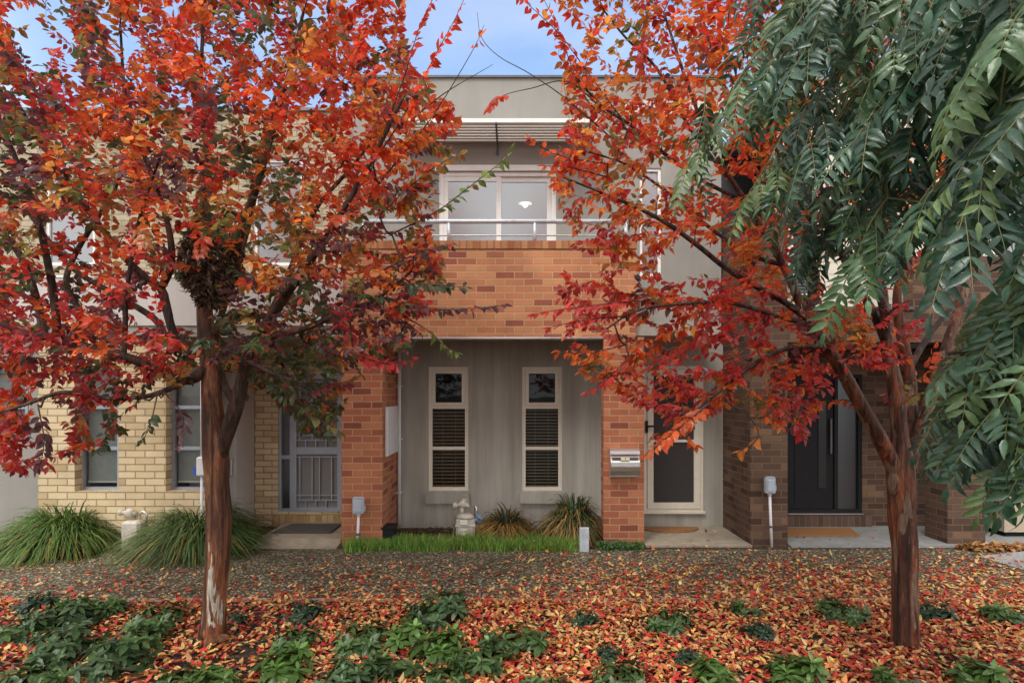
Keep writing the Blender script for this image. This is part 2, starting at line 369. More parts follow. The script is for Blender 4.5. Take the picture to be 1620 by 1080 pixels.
# ------------------------------------------------------------------ leaves in bulk
def leaf_template(stations):
    """blade along +y (0..1), half width as fraction, folded along the midrib and bent down"""
    V = [(0, 0, 0, 0)]; Fc = []
    for (y, w) in stations: V += [(-w, y, 1, 0), (0, y, 0, 0), (w, y, 1, 0)]
    V.append((0, 1, 0, 0)); n = len(stations)
    Fc += [(0, 2, 1), (0, 3, 2)]
    for i in range(n - 1):
        a = 1 + 3 * i; b = a + 3
        Fc += [(a, a + 1, b + 1, b), (a + 1, a + 2, b + 2, b + 1)]
    a = 1 + 3 * (n - 1); t = len(V) - 1
    Fc += [(a, a + 1, t), (a + 1, a + 2, t)]
    return np.array(V, float), Fc
T_OVAL = leaf_template([(.14, .15), (.40, .26), (.72, .17)])
T_ELL = leaf_template([(.16, .10), (.52, .19), (.80, .14)])
T_SMALL = leaf_template([(.25, .24), (.65, .24)])
T_LANCE = leaf_template([(.12, .11), (.38, .19), (.70, .115)])

def leaves_mesh(tpl, pos, d, nrm, ln, col, width=1.0, fold=.25, bend=.25, stretch=None):
    """arrays for many leaves; returns verts, faces, colours"""
    V, Fc = tpl; n = len(pos); k = len(V)
    d = unit(d); side = unit(np.cross(d, nrm)); nrm = np.cross(side, d)
    fold = np.broadcast_to(np.asarray(fold, float), (n,)); bend = np.broadcast_to(np.asarray(bend, float), (n,))
    width = np.broadcast_to(np.asarray(width, float), (n,)); ln = np.broadcast_to(np.asarray(ln, float), (n,))
    x = V[:, 0][None] * (ln * width)[:, None]; y = V[:, 1][None] * ln[:, None]
    z = np.abs(V[:, 0])[None] * (ln * fold)[:, None] - (V[:, 1] ** 2)[None] * (ln * bend)[:, None]
    P = pos[:, None] + x[..., None] * side[:, None] + y[..., None] * d[:, None] + z[..., None] * nrm[:, None]
    C = np.repeat(col[:, None], k, 1)
    return P.reshape(-1, 3), Fc, k, n, C.reshape(-1, 3)

def bulk(name, chunks, mat, parent=None, extra=None, smooth=True):
    """chunks of leaves_mesh output, plus an optional MB (twigs) with material index 1, as one mesh"""
    vs, cs, loops, starts, totals, mi, sm = [], [], [], [], [], [], []
    vb = 0; lb = 0
    for (P, Fc, k, n, C) in chunks:
        vs.append(P); cs.append(C)
        fl = np.concatenate([np.array(f) for f in Fc]); tot = np.array([len(f) for f in Fc])
        L_ = (fl[None] + (np.arange(n) * k)[:, None] + vb).ravel(); t = np.tile(tot, n)
        loops.append(L_); totals.append(t); mi.append(np.zeros(len(t), int)); sm.append(np.ones(len(t), bool) if smooth else np.zeros(len(t), bool)); vb += len(P)
    if extra is not None and extra.v:
        P = np.array(extra.v, float); vs.append(P); cs.append(np.full((len(P), 3), .1))
        loops.append(np.concatenate([np.array(f) for f in extra.f]) + vb); t = np.array([len(f) for f in extra.f]); totals.append(t)
        mi.append(np.ones(len(t), int)); sm.append(np.array(extra.sm, bool)); vb += len(P)
    v = np.concatenate(vs) - origin(parent); c = np.concatenate(cs); lp = np.concatenate(loops); tt = np.concatenate(totals)
    me = bpy.data.meshes.new(name)
    me.vertices.add(len(v)); me.vertices.foreach_set('co', v.astype(np.float32).ravel())
    me.loops.add(len(lp)); me.loops.foreach_set('vertex_index', lp.astype(np.int32))
    me.polygons.add(len(tt)); st = np.concatenate([[0], np.cumsum(tt)[:-1]])
    me.polygons.foreach_set('loop_start', st.astype(np.int32)); me.polygons.foreach_set('loop_total', tt.astype(np.int32))
    me.polygons.foreach_set('material_index', np.concatenate(mi).astype(np.int32))
    me.polygons.foreach_set('use_smooth', np.concatenate(sm))
    for m in (mat if isinstance(mat, list) else [mat]): me.materials.append(m)
    me.update(calc_edges=True)
    at = me.attributes.new('leaf_colour', 'FLOAT_COLOR', 'POINT')
    at.data.foreach_set('color', np.hstack([c, np.ones((len(c), 1))]).astype(np.float32).ravel())
    o = bpy.data.objects.new(name, me); COL.objects.link(o)
    if parent is not None: o.parent = parent
    return o

def inpoly(x, y, poly):
    x = np.asarray(x, float); y = np.asarray(y, float); c = np.zeros(x.shape, bool); n = len(poly)
    for i in range(n):
        (x1, y1), (x2, y2) = poly[i], poly[i - 1]
        if y1 == y2: continue
        c ^= ((y1 > y) != (y2 > y)) & (x < (x2 - x1) * (y - y1) / (y2 - y1) + x1)
    return c
#@@PART2
# ------------------------------------------------------------------ the setting
def struct(o): return tag(o, kind='structure')
g = MB(); g.face([(-300, -300, -.02), (300, -300, -.02), (300, 300, -.02), (-300, 300, -.02)]); struct(g.build('ground', M['soil']))
g = MB(); g.box(-14, 14, 5.62, 7.40, -.06, 0); struct(g.build('path', M['path']))
g = MB(); g.box(-14, 14, 5.595, 5.618, -.06, .006); struct(g.build('path_edging', M['timber']))
g = MB(); g.box(-14, 14, 7.40, 8.9, -.06, -.006); struct(g.build('garden_soil', M['mulch']))
# porch pavements: left step, middle porch, right porch
g = MB(); g.box(X(400, 7.5), X(538, F), 7.62, R + .3, -.02, .075); g.box(X(400, 7.5), X(538, F), 7.44, 7.62, -.02, .02); struct(g.build('porch_pavement', M['concrete']))
g = MB(); g.box(X(1020, F), X(1186, F), 7.52, R + .2, -.02, .018); struct(g.build('porch_pavement', M['concrete']))
g = MB(); g.box(X(1246, F) + .003, X(1800, F), 7.50, R + .6, -.02, .020); struct(g.build('porch_pavement', M['grey_concrete']))
g = MB(); a = [W(1548, 880, GY(880)), W(1620, 902, GY(902)), W(1760, 930, GY(930)), W(1760, 872, GY(872)), W(1620, 872, GY(872))]
g.face([(p[0], p[1], .006) for p in a]); struct(g.build('side_path', M['pale_concrete']))

# ------------------------------------------------------------------ window and door builders
def rect(px0, py0, px1, py1, D): return X(px0, D), X(px1, D), Z(py1, D), Z(py0, D)
def frame_mb(x0, x1, z0, z1, y0, y1, t, mb=None):
    mb = mb or MB()
    mb.box(x0, x0 + t, y0, y1, z0, z1); mb.box(x1 - t, x1, y0, y1, z0, z1)
    mb.box(x0 + t, x1 - t, y0, y1, z0, z0 + t); mb.box(x0 + t, x1 - t, y0, y1, z1 - t, z1); return mb
def blind_mb(x0, x1, z0, z1, y, gap=.045, deep=.04, tilt=.3):
    b = MB(); z = z0 + .01
    while z < z1 - .01:
        dy, dz = deep / 2 * math.cos(tilt), deep / 2 * math.sin(tilt)
        b.face([(x0, y - dy, z - dz), (x1, y - dy, z - dz), (x1, y + dy, z + dz), (x0, y + dy, z + dz)])
        b.face([(x0, y - dy, z - dz - .006), (x0, y - dy, z - dz), (x1, y - dy, z - dz), (x1, y - dy, z - dz - .006)])
        z += gap
    for k in (.3, .7):
        xc = x0 + (x1 - x0) * k; b.box(xc - .002, xc + .002, y - deep / 2 - .004, y - deep / 2 - .001, z0, z1)
    return b
def three_light(house, px0, py0, px1, py1, D, ft, bars, fm, blind=None, sash=True, gl='glass_dark'):
    """tall window of three lights: awning sash on top, two fixed panes below"""
    x0, x1, z0, z1 = rect(px0, py0, px1, py1, D); y0, y1 = D + .02, D + .09
    w = MB(); frame_mb(x0, x1, z0, z1, y0, y1, ft, w)
    zb = [Z(p, D) for p in bars]
    for z in zb: w.box(x0 + ft, x1 - ft, y0 + .002, y1, z - .022, z + .022)
    if sash: frame_mb(x0 + ft + .003, x1 - ft - .003, zb[0] + .025, z1 - ft - .003, y0 - .014, y0 + .04, .042, w)
    root = w.build('window', M[fm], house)
    p = MB(); p.face([(x0 + ft, y0 + .045, z0 + ft), (x1 - ft, y0 + .045, z0 + ft), (x1 - ft, y0 + .045, z1 - ft), (x0 + ft, y0 + .045, z1 - ft)]); p.build('pane', M[gl], root)
    if blind == 'slats':
        blind_mb(x0 + ft, x1 - ft, z0 + ft, zb[0] - .03, y1 + .03, tilt=.12).build('blind', M['blind_dark'], root)
    elif blind == 'tan':
        blind_mb(x0 + ft, x1 - ft, z0 + ft, zb[0] - .03, y1 + .03, gap=.05, tilt=-.55).build('blind', M['blind_tan'], root)
    elif blind == 'roller':
        r = MB(); r.box(x0 + ft, x1 - ft, y1 + .02, y1 + .024, z0 + ft + .07, z1 - ft); r.build('blind', M['roller'], root)
        r = MB(); r.box(x0 + ft, x1 - ft, y1 + .012, y1 + .034, z0 + ft + .045, z0 + ft + .068); r.build('blind_rail', M['white_paint'], root)
    return root
def sill(house, px0, py0, px1, py1, D, mat, name='window_sill'):
    x0, x1, z0, z1 = rect(px0, py0, px1, py1, D); s = MB(); s.box(x0, x1, D - .06, D - .002, z0, z1); return s.build(name, M[mat], house)

# ------------------------------------------------------------------ middle townhouse
H = empty('townhouse', (0, F, 0), 'middle townhouse with orange brick balcony over two tall narrow windows and white screen door', 'house')
xl, xr = X(556, R), X(1141, R)
wins = [rect(678, 580, 741, 776, R), rect(826, 580, 889, 776, R)]
door = rect(1018, 579, 1112, 809, R)
lw = MB(); lw.wall(X(546, R), xr + .05, -.05, 2.75, R, R + .2, [*wins, door]); lw.build('wall', M['grey_render'], H)
bdoor = (X(694, R), X(880, R), 2.86, Z(271, R)); uw = rect(1012, 266, 1046, 437, R)
u = MB(); u.wall(xl, xr, 2.75, Z(124, R), R, R + .2, [bdoor, uw]); u.build('upper_wall', M['pale_render'], H)
b = MB(); b.box(xl, xl + .18, R + .2, 15, 0, 6.3); b.box(xr - .18, xr, R + .2, 15, 0, 6.3); b.box(xl, xr, 15, 15.2, 0, 6.3); b.build('rear_wall', M['pale_render'], H)
b = MB(); b.box(xl + .18, xr - .18, R + .2, 15, 5.9, 6.0); b.build('roof', M['grey_concrete'], H)
b = MB(); b.box(xl + .18, xr - .18, R + .2, 15, 2.62, 2.8); b.box(xl + .18, xr - .18, 11.4, 11.5, 2.8, 5.9); b.box(xl + .18, xr - .18, R + .2, 11.4, 5.3, 5.36); b.build('room_lining', M['interior'], H)
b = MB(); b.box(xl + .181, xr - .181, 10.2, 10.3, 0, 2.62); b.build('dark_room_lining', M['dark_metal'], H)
b = MB(); b.box(xl - .01, xr + .01, R - .03, R + .24, Z(124, R), Z(124, R) + .03); b.build('parapet_capping', M['dark_metal'], H)
b = MB(); b.box(X(986, R), xr, R - .02, R - .002, Z(183, R), Z(160, R)); b.build('fascia_panel', M['white_render'], H)
# balcony
bx0, bx1 = X(540, F), X(1006, F); zt = Z(381, F); zb = Z(533, F)
b = MB(); b.box(bx0, bx1, F, F + .22, zb, zt - .1); b.box(bx0, bx0 + .22, F + .22, R, zb, zt - .1); b.box(bx1 - .22, bx1, F + .22, R, zb, zt - .1); b.build('balcony_wall', M['red_brick'], H)
b = MB(); b.box(bx0 - .012, bx1 + .012, F - .014, F + .225, zt - .1, zt); b.box(bx0 - .012, bx0 + .225, F + .225, R - .003, zt - .1, zt); b.box(bx1 - .225, bx1 + .012, F + .225, R - .003, zt - .1, zt); b.build('balcony_coping', M['red_coping'], H)
b = MB(); b.box(bx0 + .22, bx1 - .22, F + .22, R - .003, zb + .03, zb + .2); b.box(bx1, X(1145, F), F + .12, R - .003, zb + .03, zb + .2); b.build('balcony_floor', M['soffit'], H)
b = MB(); b.box(X(606, F), X(954, F), F - .006, F + .24, zb - .02, zb - .001); b.build('lintel', M['silver_metal'], H)
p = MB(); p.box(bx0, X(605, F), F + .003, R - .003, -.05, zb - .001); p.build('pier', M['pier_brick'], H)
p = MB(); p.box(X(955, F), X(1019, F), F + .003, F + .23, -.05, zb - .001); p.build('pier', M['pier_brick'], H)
# railing
rt = Z(350, F + .1); yy = F + .11; r = MB()
r.tube([(X(560, yy), yy, rt), (X(998, yy), yy, rt)], .03, 12); r.tube([(X(995, yy), yy, rt), (X(995, yy), R, rt)], .026, 12)
for px in (575, 710, 846, 990): r.tube([(X(px, yy), yy, zt - .01), (X(px, yy), yy, rt)], .024, 10)
r.tube([(X(560, yy), yy, Z(372.5, yy)), (X(995, yy), yy, Z(372.5, yy))], .011, 8)
r.build('balcony_railing', M['galvanised'], H)
# balcony sliding door
x0, x1, z0, z1 = bdoor; f = MB(); frame_mb(x0, x1, z0, z1, R + .02, R + .12, .06, f)
f.box(x0 - .05, x1 + .05, R - .03, R - .002, z1, z1 + .08)
BD = f.build('balcony_door', M['white_paint'], H)
xm = X(789, R)
for a, c, dy in ((x0 + .06, xm + .035, .0), (xm - .035, x1 - .06, .035)):
    q = MB(); frame_mb(a, c, z0 + .06, z1 - .06, R + .034 + dy, R + .066 + dy, .07, q); q.build('door_leaf', M['white_paint'], BD)
    q = MB(); yv = R + .05 + dy; q.face([(a + .07, yv, z0 + .13), (c - .07, yv, z0 + .13), (c - .07, yv, z1 - .13), (a + .07, yv, z1 - .13)]); q.build('pane', M['glass_sky'], BD)
x0, x1, z0, z1 = uw; f = MB(); frame_mb(x0, x1, z0, z1, R + .02, R + .1, .04, f); UWo = f.build('window', M['white_paint'], H)
q = MB(); q.face([(x0 + .04, R + .06, z0 + .04), (x1 - .04, R + .06, z0 + .04), (x1 - .04, R + .06, z1 - .04), (x0 + .04, R + .06, z1 - .04)]); q.build('pane', M['glass_sky'], UWo)
# sunshade
zs = Z(224, R); s = MB(); yf = R - .62
for i in range(7):
    y = yf + .02 + i * .09; s.box(X(640, R), X(935, R), y, y + .068, zs - .012, zs + .018)
s.box(X(640, R), X(935, R), yf - .03, yf - .002, zs - .02, zs + .035)
SS = s.build('sunshade', M['white_paint'], H)
for px in (650, 787, 925):
    s = MB(); s.box(X(px, R) - .012, X(px, R) + .012, yf - .05, R - .002, zs - .045, zs - .022); s.box(X(px, R) - .012, X(px, R) + .012, R - .03, R - .002, zs - .2, zs - .045); s.build('bracket', M['dark_metal'], SS)
# ground floor windows, front door
three_light(H, 678, 580, 741, 776, R, .05, (644, 709), 'cream_paint', 'tan'); three_light(H, 826, 580, 889, 776, R, .05, (644, 709), 'cream_paint', 'slats')
sill(H, 674, 779, 743, 795, R, 'grey_render'); sill(H, 823, 779, 891, 795, R, 'grey_render')
x0, x1, z0, z1 = door; f = MB(); frame_mb(x0, x1, z0, z1, R - .02, R + .1, .045, f); f.box(x0 - .01, x1 + .02, R - .05, R - .022, z0 - .02, z0 + .012); f.build('door_frame', M['cream_paint'], H)
f = MB(); a, c, e, h = x0 + .05, x1 - .05, z0 + .05, z1 - .05; frame_mb(a, c, e, h, R - .035, R + .004, .085, f); f.box(a + .085, c - .085, R - .03, R, Z(699, R), Z(695, R)); DO = f.build('door', M['cream_paint'], H)
q = MB(); q.face([(a + .08, R - .01, e + .08), (c - .08, R - .01, e + .08), (c - .08, R - .01, h - .08), (a + .08, R - .01, h - .08)]); q.build('screen', M['screen_mesh'], DO)
q = MB(); hx = X(1022, R); q.rbox(hx - .018, hx + .018, R - .055, R - .036, Z(684, R), Z(665, R), .004); q.box(hx, hx + .1, R - .09, R - .075, Z(675, R), Z(672, R)); q.box(hx, hx + .015, R - .075, R - .055, Z(675, R), Z(672, R)); q.build('handle', M['black_paint'], DO)
d_ = MB(); dx = X(605, F) + .036; d_.tube([(dx, R - .08, .06), (dx, R - .08, zb)], .026, 12)
for zz in (.5, 1.25, 2.0): d_.box(dx - .035, dx + .035, R - .1, R - .004, zz, zz + .02)
d_.build('downpipe', M['white_plastic'], H)

# ------------------------------------------------------------------ cream townhouse on the left
A = 7.45; A2 = 8.66
HL = empty('townhouse', (X(200, A), A, 0), 'cream brick townhouse on the left with a grey security door and pale rendered band above', 'house')
wl = [rect(118, 578, 187.5, 777, A), rect(262, 578, 331.5, 777, A)]
w = MB(); w.wall(X(60, A), X(333, A), -.05, 2.6, A, A + .26, wl); w.build('wall', M['cream_brick'], HL)
w = MB(); w.wall(X(-420, A), X(60, A) - .002, -.05, 2.6, A + .03, A + .26, [rect(-30, 585, 42, 698, A)]); w.build('rendered_wall', M['pale_render'], HL)
w = MB(); w.box(X(300, 8.1), X(374, 8.1), 8.1, A2 - .003, -.05, 2.6); w.build('pier', M['white_render'], HL)
ld = rect(440, 592, 541, 809, A2)
w = MB(); w.wall(X(374, 8.1) + .003, X(556, A2) - .003, -.05, 2.6, A2, A2 + .1, [ld]); w.build('porch_wall', M['cream_brick'], HL)
s = MB(); s.box(ld[0] - .06, X(545, A2), A2 - .05, A2 - .003, Z(832, A2), Z(814, A2)); s.build('door_sill', M['cream_sill'], HL)
w = MB(); w.box(X(-420, A), X(539, A), A - .02, A2 - .003, 2.602, 2.74); w.build('beam', M['soffit'], HL)
w = MB(); w.box(X(-420, A), X(539, A), A - .04, A + .1, 2.742, Z(440, A)); w.build('balcony_band', M['white_render'], HL)
w = MB(); w.box(X(-420, A), X(539, A), A - .05, A + .11, Z(440, A), Z(440, A) + .03); w.build('band_capping', M['white_paint'], HL)
wu = [rect(70, 250, 150, 420, A2), rect(400, 250, 480, 420, A2)]
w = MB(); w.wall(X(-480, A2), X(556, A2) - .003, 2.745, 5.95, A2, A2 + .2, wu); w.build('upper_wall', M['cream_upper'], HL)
for r_ in wu:
    f = MB(); frame_mb(*r_, A2 + .03, A2 + .1, .05, f); wo = f.build('window', M['white_paint'], HL)
    q = MB(); q.face([(r_[0] + .05, A2 + .06, r_[2] + .05), (r_[1] - .05, A2 + .06, r_[2] + .05), (r_[1] - .05, A2 + .06, r_[3] - .05), (r_[0] + .05, A2 + .06, r_[3] - .05)]); q.build('pane', M['glass_sky'], wo)
w = MB(); w.box(X(-480, A2), X(556, A2) - .003, A2 + .2, 15, 5.7, 5.8); w.box(X(-480, A2), X(556, A2) - .003, A2 - .04, A2 + .24, 5.95, 5.99); w.build('roof', M['grey_concrete'], HL)
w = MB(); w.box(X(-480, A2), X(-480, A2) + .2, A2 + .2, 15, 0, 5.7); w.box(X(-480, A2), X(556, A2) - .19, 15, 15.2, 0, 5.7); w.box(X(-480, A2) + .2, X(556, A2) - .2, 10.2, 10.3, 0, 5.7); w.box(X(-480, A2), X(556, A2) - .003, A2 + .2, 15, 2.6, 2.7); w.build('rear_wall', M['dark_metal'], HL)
three_light(HL, 126, 580, 188, 775, A + .115, .035, (644, 709), 'blue_grey_metal', 'roller', False); three_light(HL, 270, 580, 332, 775, A + .115, .035, (644, 709), 'blue_grey_metal', 'roller', False)
three_light(HL, -30, 585, 42, 698, A + .08, .035, (644,), 'blue_grey_metal', 'roller', False)
# security door with sidelight
x0, x1, z0, z1 = ld; xs = X(462, A2)
f = MB(); frame_mb(x0, xs, z0, z1, A2 + .02, A2 + .09, .04, f); f.box(x0 + .04, xs - .04, A2 + .022, A2 + .08, Z(726, A2), Z(720, A2)); SL = f.build('sidelight', M['blue_grey_metal'], HL)
q = MB(); q.face([(x0 + .04, A2 + .06, z0 + .04), (xs - .04, A2 + .06, z0 + .04), (xs - .04, A2 + .06, z1 - .04), (x0 + .04, A2 + .06, z1 - .04)]); q.build('pane', M['glass_frost'], SL)
f = MB(); frame_mb(xs + .002, x1, z0, z1, A2 - .01, A2 + .05, .065, f); f.box(xs + .067, x1 - .065, A2 - .006, A2 + .03, Z(718, A2), Z(707, A2)); SD = f.build('security_door', M['blue_grey_metal'], HL)
q = MB(); q.face([(xs + .06, A2 + .03, z0 + .06), (x1 - .06, A2 + .03, z0 + .06), (x1 - .06, A2 + .03, z1 - .06), (xs + .06, A2 + .03, z1 - .06)]); q.build('screen', M['grey_mesh'], SD)
q = MB(); yb0, yb1 = A2 - .004, A2 + .02; t = .008
lo0, lo1, hi0, hi1 = z0 + .065, Z(718, A2), Z(707, A2), z1 - .065; xa, xb = xs + .067, x1 - .065; wd = xb - xa
for (za, zc) in ((lo0, lo1), (hi0, hi1)):
    for k in (.08, .38, .56, .86): q.box(xa + wd * k - t, xa + wd * k + t, yb0, yb1, za + .1, zc - .04)
    for zz in (za + .1, za + .17, zc - .04): q.box(xa, xb, yb0 + .002, yb1 - .002, zz - t, zz + t)
    for k in (.22, .47, .72): q.box(xa + wd * k - t, xa + wd * k + t, yb0, yb1, za, za + .1)
q.build('grille', M['blue_grey_metal'], SD)

# ------------------------------------------------------------------ dark brick townhouse on the right
HR = empty('townhouse', (X(1350, F), F, 0), 'dark brown brick townhouse on the right with a black front door and cream cladding upstairs', 'house')
w = MB(); w.box(X(1187, F), X(1246, F), F, R + .25, -.05, Z(342, F)); w.build('party_wall', M['dark_brick'], HR)
rd = rect(1247, 592, 1366, 812, R)
xw = X(1246, F) + .003
w = MB(); w.wall(xw, X(1760, R), -.05, 2.55, R + .03, R + .13, [(max(rd[0], xw + .02), rd[1], rd[2], rd[3])]); w.build('porch_wall', M['dark_brick'], HR)
s = MB(); s.box(xw, rd[1] + .1, R - .04, R + .027, Z(832, R), Z(815, R)); s.build('door_sill', M['dark_sill'], HR)
w = MB(); w.box(X(1499, F), X(1559, F), F, F + .42, -.05, 2.55); w.build('pier', M['dark_brick'], HR)
w = MB(); w.box(xw, X(1760, F), F + .01, F + .2, 2.552, 2.96); w.box(X(1445, F), X(1760, F), F + .01, F + .2, 2.96, Z(405, F)); w.build('bulkhead', M['dark_brick'], HR)
w = MB(); w.box(xw, X(1760, F), F + .2, R + .027, 2.552, 2.7); w.build('soffit', M['soffit'], HR)
w = MB(); w.box(xw, X(1445, F), F - .02, F + .21, 2.962, 3.0); w.build('ledge', M['dark_metal'], HR)
yw = R - .5
rw = [rect(1250, 300, 1292, 470, yw), rect(1566, 340, 1660, 455, yw)]
w = MB(); zc = 2.72
w.wall(xw, X(1800, yw), 2.71, 6.1, yw, yw + .15, rw); w.build('upper_wall', M['cream_paint'], HR)
w = MB(); z = 3.02
while z < 6.05: w.box(rw[0][1] + .06, rw[1][0] - .06, yw - .012, yw - .002, z, z + .155); z += .162
w.build('cladding', M['cream_paint'], HR)
for i, r_ in enumerate(rw):
    f = MB(); frame_mb(*r_, yw - .02, yw + .06, .045, f); wo = f.build('window', M['white_paint'], HR)
    q = MB(); q.face([(r_[0] + .04, yw + .03, r_[2] + .04), (r_[1] - .04, yw + .03, r_[2] + .04), (r_[1] - .04, yw + .03, r_[3] - .04), (r_[0] + .04, yw + .03, r_[3] - .04)]); q.build('pane', M['glass_dark' if i == 0 else 'glass_sky'], wo)
    if i == 0: blind_mb(r_[0] + .045, r_[1] - .045, r_[2] + .045, r_[3] - .045, yw + .08, tilt=.7).build('blind', M['blind_grey'], wo)
w = MB(); w.box(xw, X(1800, R), yw + .15, 15, 5.9, 6.0); w.box(xw, X(1800, R), yw + .15, 15, 2.6 + .11, 2.8); w.box(xw, X(1800, R), yw - .03, yw + .19, 6.1, 6.14); w.build('roof', M['grey_concrete'], HR)
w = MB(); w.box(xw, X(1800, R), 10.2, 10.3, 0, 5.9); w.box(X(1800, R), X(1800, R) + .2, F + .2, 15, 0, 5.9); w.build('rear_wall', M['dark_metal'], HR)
# black door and frosted sidelight
x0, x1, z0, z1 = max(rd[0], xw + .02), rd[1], rd[2], rd[3]; xs = X(1325, R)
f = MB(); frame_mb(x0, x1, z0, z1, R + .04, R + .12, .05, f); f.box(xs - .02, xs + .03, R + .042, R + .118, z0 + .05, z1 - .05); f.build('door_frame', M['black_paint'], HR)
f = MB(); f.box(x0 + .052, xs - .022, R + .07, R + .11, z0 + .052, z1 - .052); f.box(x0 + .12, x0 + .42, R + .062, R + .068, z0 + .15, z1 - .2); DR = f.build('door', M['black_paint'], HR)
q = MB(); q.box(xs - .09, xs - .065, R + .02, R + .045, z0 + .85, z0 + 1.35); q.box(xs - .09, xs - .065, R + .046, R + .068, z0 + .9, z0 + .93); q.box(xs - .09, xs - .065, R + .046, R + .068, z0 + 1.27, z0 + 1.3); q.build('handle', M['dark_metal'], DR)
q = MB(); q.box(x0 + .46, x0 + .57, R + .058, R + .068, z0 + .35, z0 + 1.6); q.build('glass_strip', M['strip_glass'], DR)
q = MB(); q.box(xs + .032, x1 - .052, R + .085, R + .092, z0 + .052, z1 - .052); q.build('sidelight', M['glass_frost'], HR)
q = MB(); q.box(x0, x1, R + .03 - .04, R + .028, z0 - .012, z0 - .002); q.build('threshold', M['silver_metal'], HR)

# ------------------------------------------------------------------ things fixed to or standing by the houses
def one(name, mb, mat, label, cat, group=None): return tag(mb.build(name, M[mat]), label, cat, group)
# pendant lamp in the upstairs room
c = W(831, 322, 10.1); PL = empty('pendant_lamp', tuple(c), 'lit white pendant lamp seen through the balcony door glass', 'lamp')
s = MB(); n = 20
prof = [(.02, .07), (.05, .045), (.115, .005), (.12, -.005), (.11, 0), (.045, .035)]
for i in range(len(prof) - 1):
    for k in range(n):
        a, e = 2 * math.pi * k / n, 2 * math.pi * (k + 1) / n; (r1, h1), (r2, h2) = prof[i], prof[i + 1]
        s.face([c + np.array([r1 * math.cos(a), r1 * math.sin(a), h1]), c + np.array([r1 * math.cos(e), r1 * math.sin(e), h1]), c + np.array([r2 * math.cos(e), r2 * math.sin(e), h2]), c + np.array([r2 * math.cos(a), r2 * math.sin(a), h2])], True)
s.build('lamp_shade', M['lamp_shade'], PL)
s = MB(); s.tube([c + np.array([0, 0, .07]), (c[0], c[1], 5.3)], .006, 6); s.build('cord', M['dark_metal'], PL)
s = MB(); s.ball(c + np.array([0, 0, -.02]), .042); s.build('bulb', M['bulb'], PL)
# white meter box on the side of the left pier
mx = X(605, F); m = MB(); m.rbox(mx + .002, mx + .035, F + .14, F + .86, Z(724, F), Z(644, F), .006); MBX = one('meter_box', m, 'white_plastic', 'flat white meter box on the side of the orange brick pier beside the downpipe', 'meter box')
def power_box(bx, px0, px1, py0, py1, foot, D, label):
    e = empty('power_box', (X(foot[0], D), D, 0), label, 'power box', 'grey power boxes on conduits')
    x0, x1, z0, z1 = rect(px0, py0, px1, py1, D)
    b = MB(); b.rbox(x0, x1, D - .05, D + .04, z0, z1, .012); b.rbox(x0 + .012, x1 - .022, D - .064, D - .05, z0 + .03, z1 - .02, .006); b.box(x0 + .01, x1 - .01, D - .055, D + .02, z1 + .001, z1 + .012); b.build('cover', M['grey_plastic'], e)
    b = MB(); b.box(x1 - .004, x1 + .018, D - .02, D + .01, z0 + .04, z0 + .1); b.build('latch', M['grey_plastic'], e)
    cx = (x0 + x1) / 2 + bx; b = MB(); b.tube([(cx, D, z0), (X(foot[0], D), D, -.03)], .017, 10); b.tube([(cx, D, z0 - .03), (cx, D, z0 + .005)], .024, 10); b.build('conduit', M['white_plastic'], e)
    t = .62; q = np.array([cx, D, z0]) * (1 - t) + np.array([X(foot[0], D), D, 0]) * t
    b = MB(); b.tube([q + np.array([0, 0, .012]), q - np.array([0, 0, .012])], .026, 10); b.build('clip', M['dark_metal'], e); return e
PB = power_box(0, 559, 576, 787, 812, (565, 858), F - .07, 'grey power box on a straight white conduit at the orange brick pier')
power_box(0, 1210, 1225, 755, 780, (1221, 863), F - .07, 'grey power box on a leaning white conduit at the dark brick pier')
# letterbox
D = F; x0, x1 = X(966, D - .15), X(1012, D - .15); LB = empty('letterbox', ((x0 + x1) / 2, F, Z(755, D)), 'curved stainless steel letterbox on the right orange brick pier', 'letterbox')
zt_, zb_ = Z(710, D - .1), Z(755, D - .1); b = MB()
prof = [(F - .003, zt_ - .03), (F - .10, zt_ - .03), (F - .14, zt_ - .12), (F - .175, zt_ - .16), (F - .185, zt_ - .21), (F - .165, zt_ - .265), (F - .12, zb_ + .035), (F - .07, zb_ + .02), (F - .003, zb_ + .02)]
for (a, e) in zip(prof[:-1], prof[1:]): b.face([(x0 + .012, a[0], a[1]), (x0 + .012, e[0], e[1]), (x1 - .012, e[0], e[1]), (x1 - .012, a[0], a[1])], True)
for xx in (x0, x1 - .011):
    pl = [(F - .003, zt_ - .02), *[(y - .006, z) for y, z in prof[1:-1]], (F - .003, zb_)]
    b.face([(xx, y, z) for y, z in pl]); b.face([(xx + .011, y, z) for y, z in pl[::-1]])
    for (a, e) in zip(pl, pl[1:]): b.face([(xx, *a), (xx + .011, *a), (xx + .011, *e), (xx, *e)])
b.build('body', M['silver_metal'], LB)
b = MB(); lid = [(F - .003, zt_), (F - .09, zt_ + .004), (F - .135, zt_ - .02), (F - .15, zt_ - .055)]
for (a, e) in zip(lid[:-1], lid[1:]): b.face([(x0 - .004, *a), (x0 - .004, *e), (x1 + .004, *e), (x1 + .004, *a)], True); b.face([(x0 - .004, a[0], a[1] - .008), (x1 + .004, a[0], a[1] - .008), (x1 + .004, e[0], e[1] - .008), (x0 - .004, e[0], e[1] - .008)], True)
b.build('lid', M['silver_metal'], LB)
b = MB(); b.box(x0 + .02, x1 - .02, F - .158, F - .142, zt_ - .128, zt_ - .10); b.build('slot', M['dark_metal'], LB)
b = MB(); xm = (x0 + x1) / 2
for k in (-.055, .003): b.box(xm + k, xm + k + .05, F - .172, F - .16, zt_ - .135, zt_ - .098)
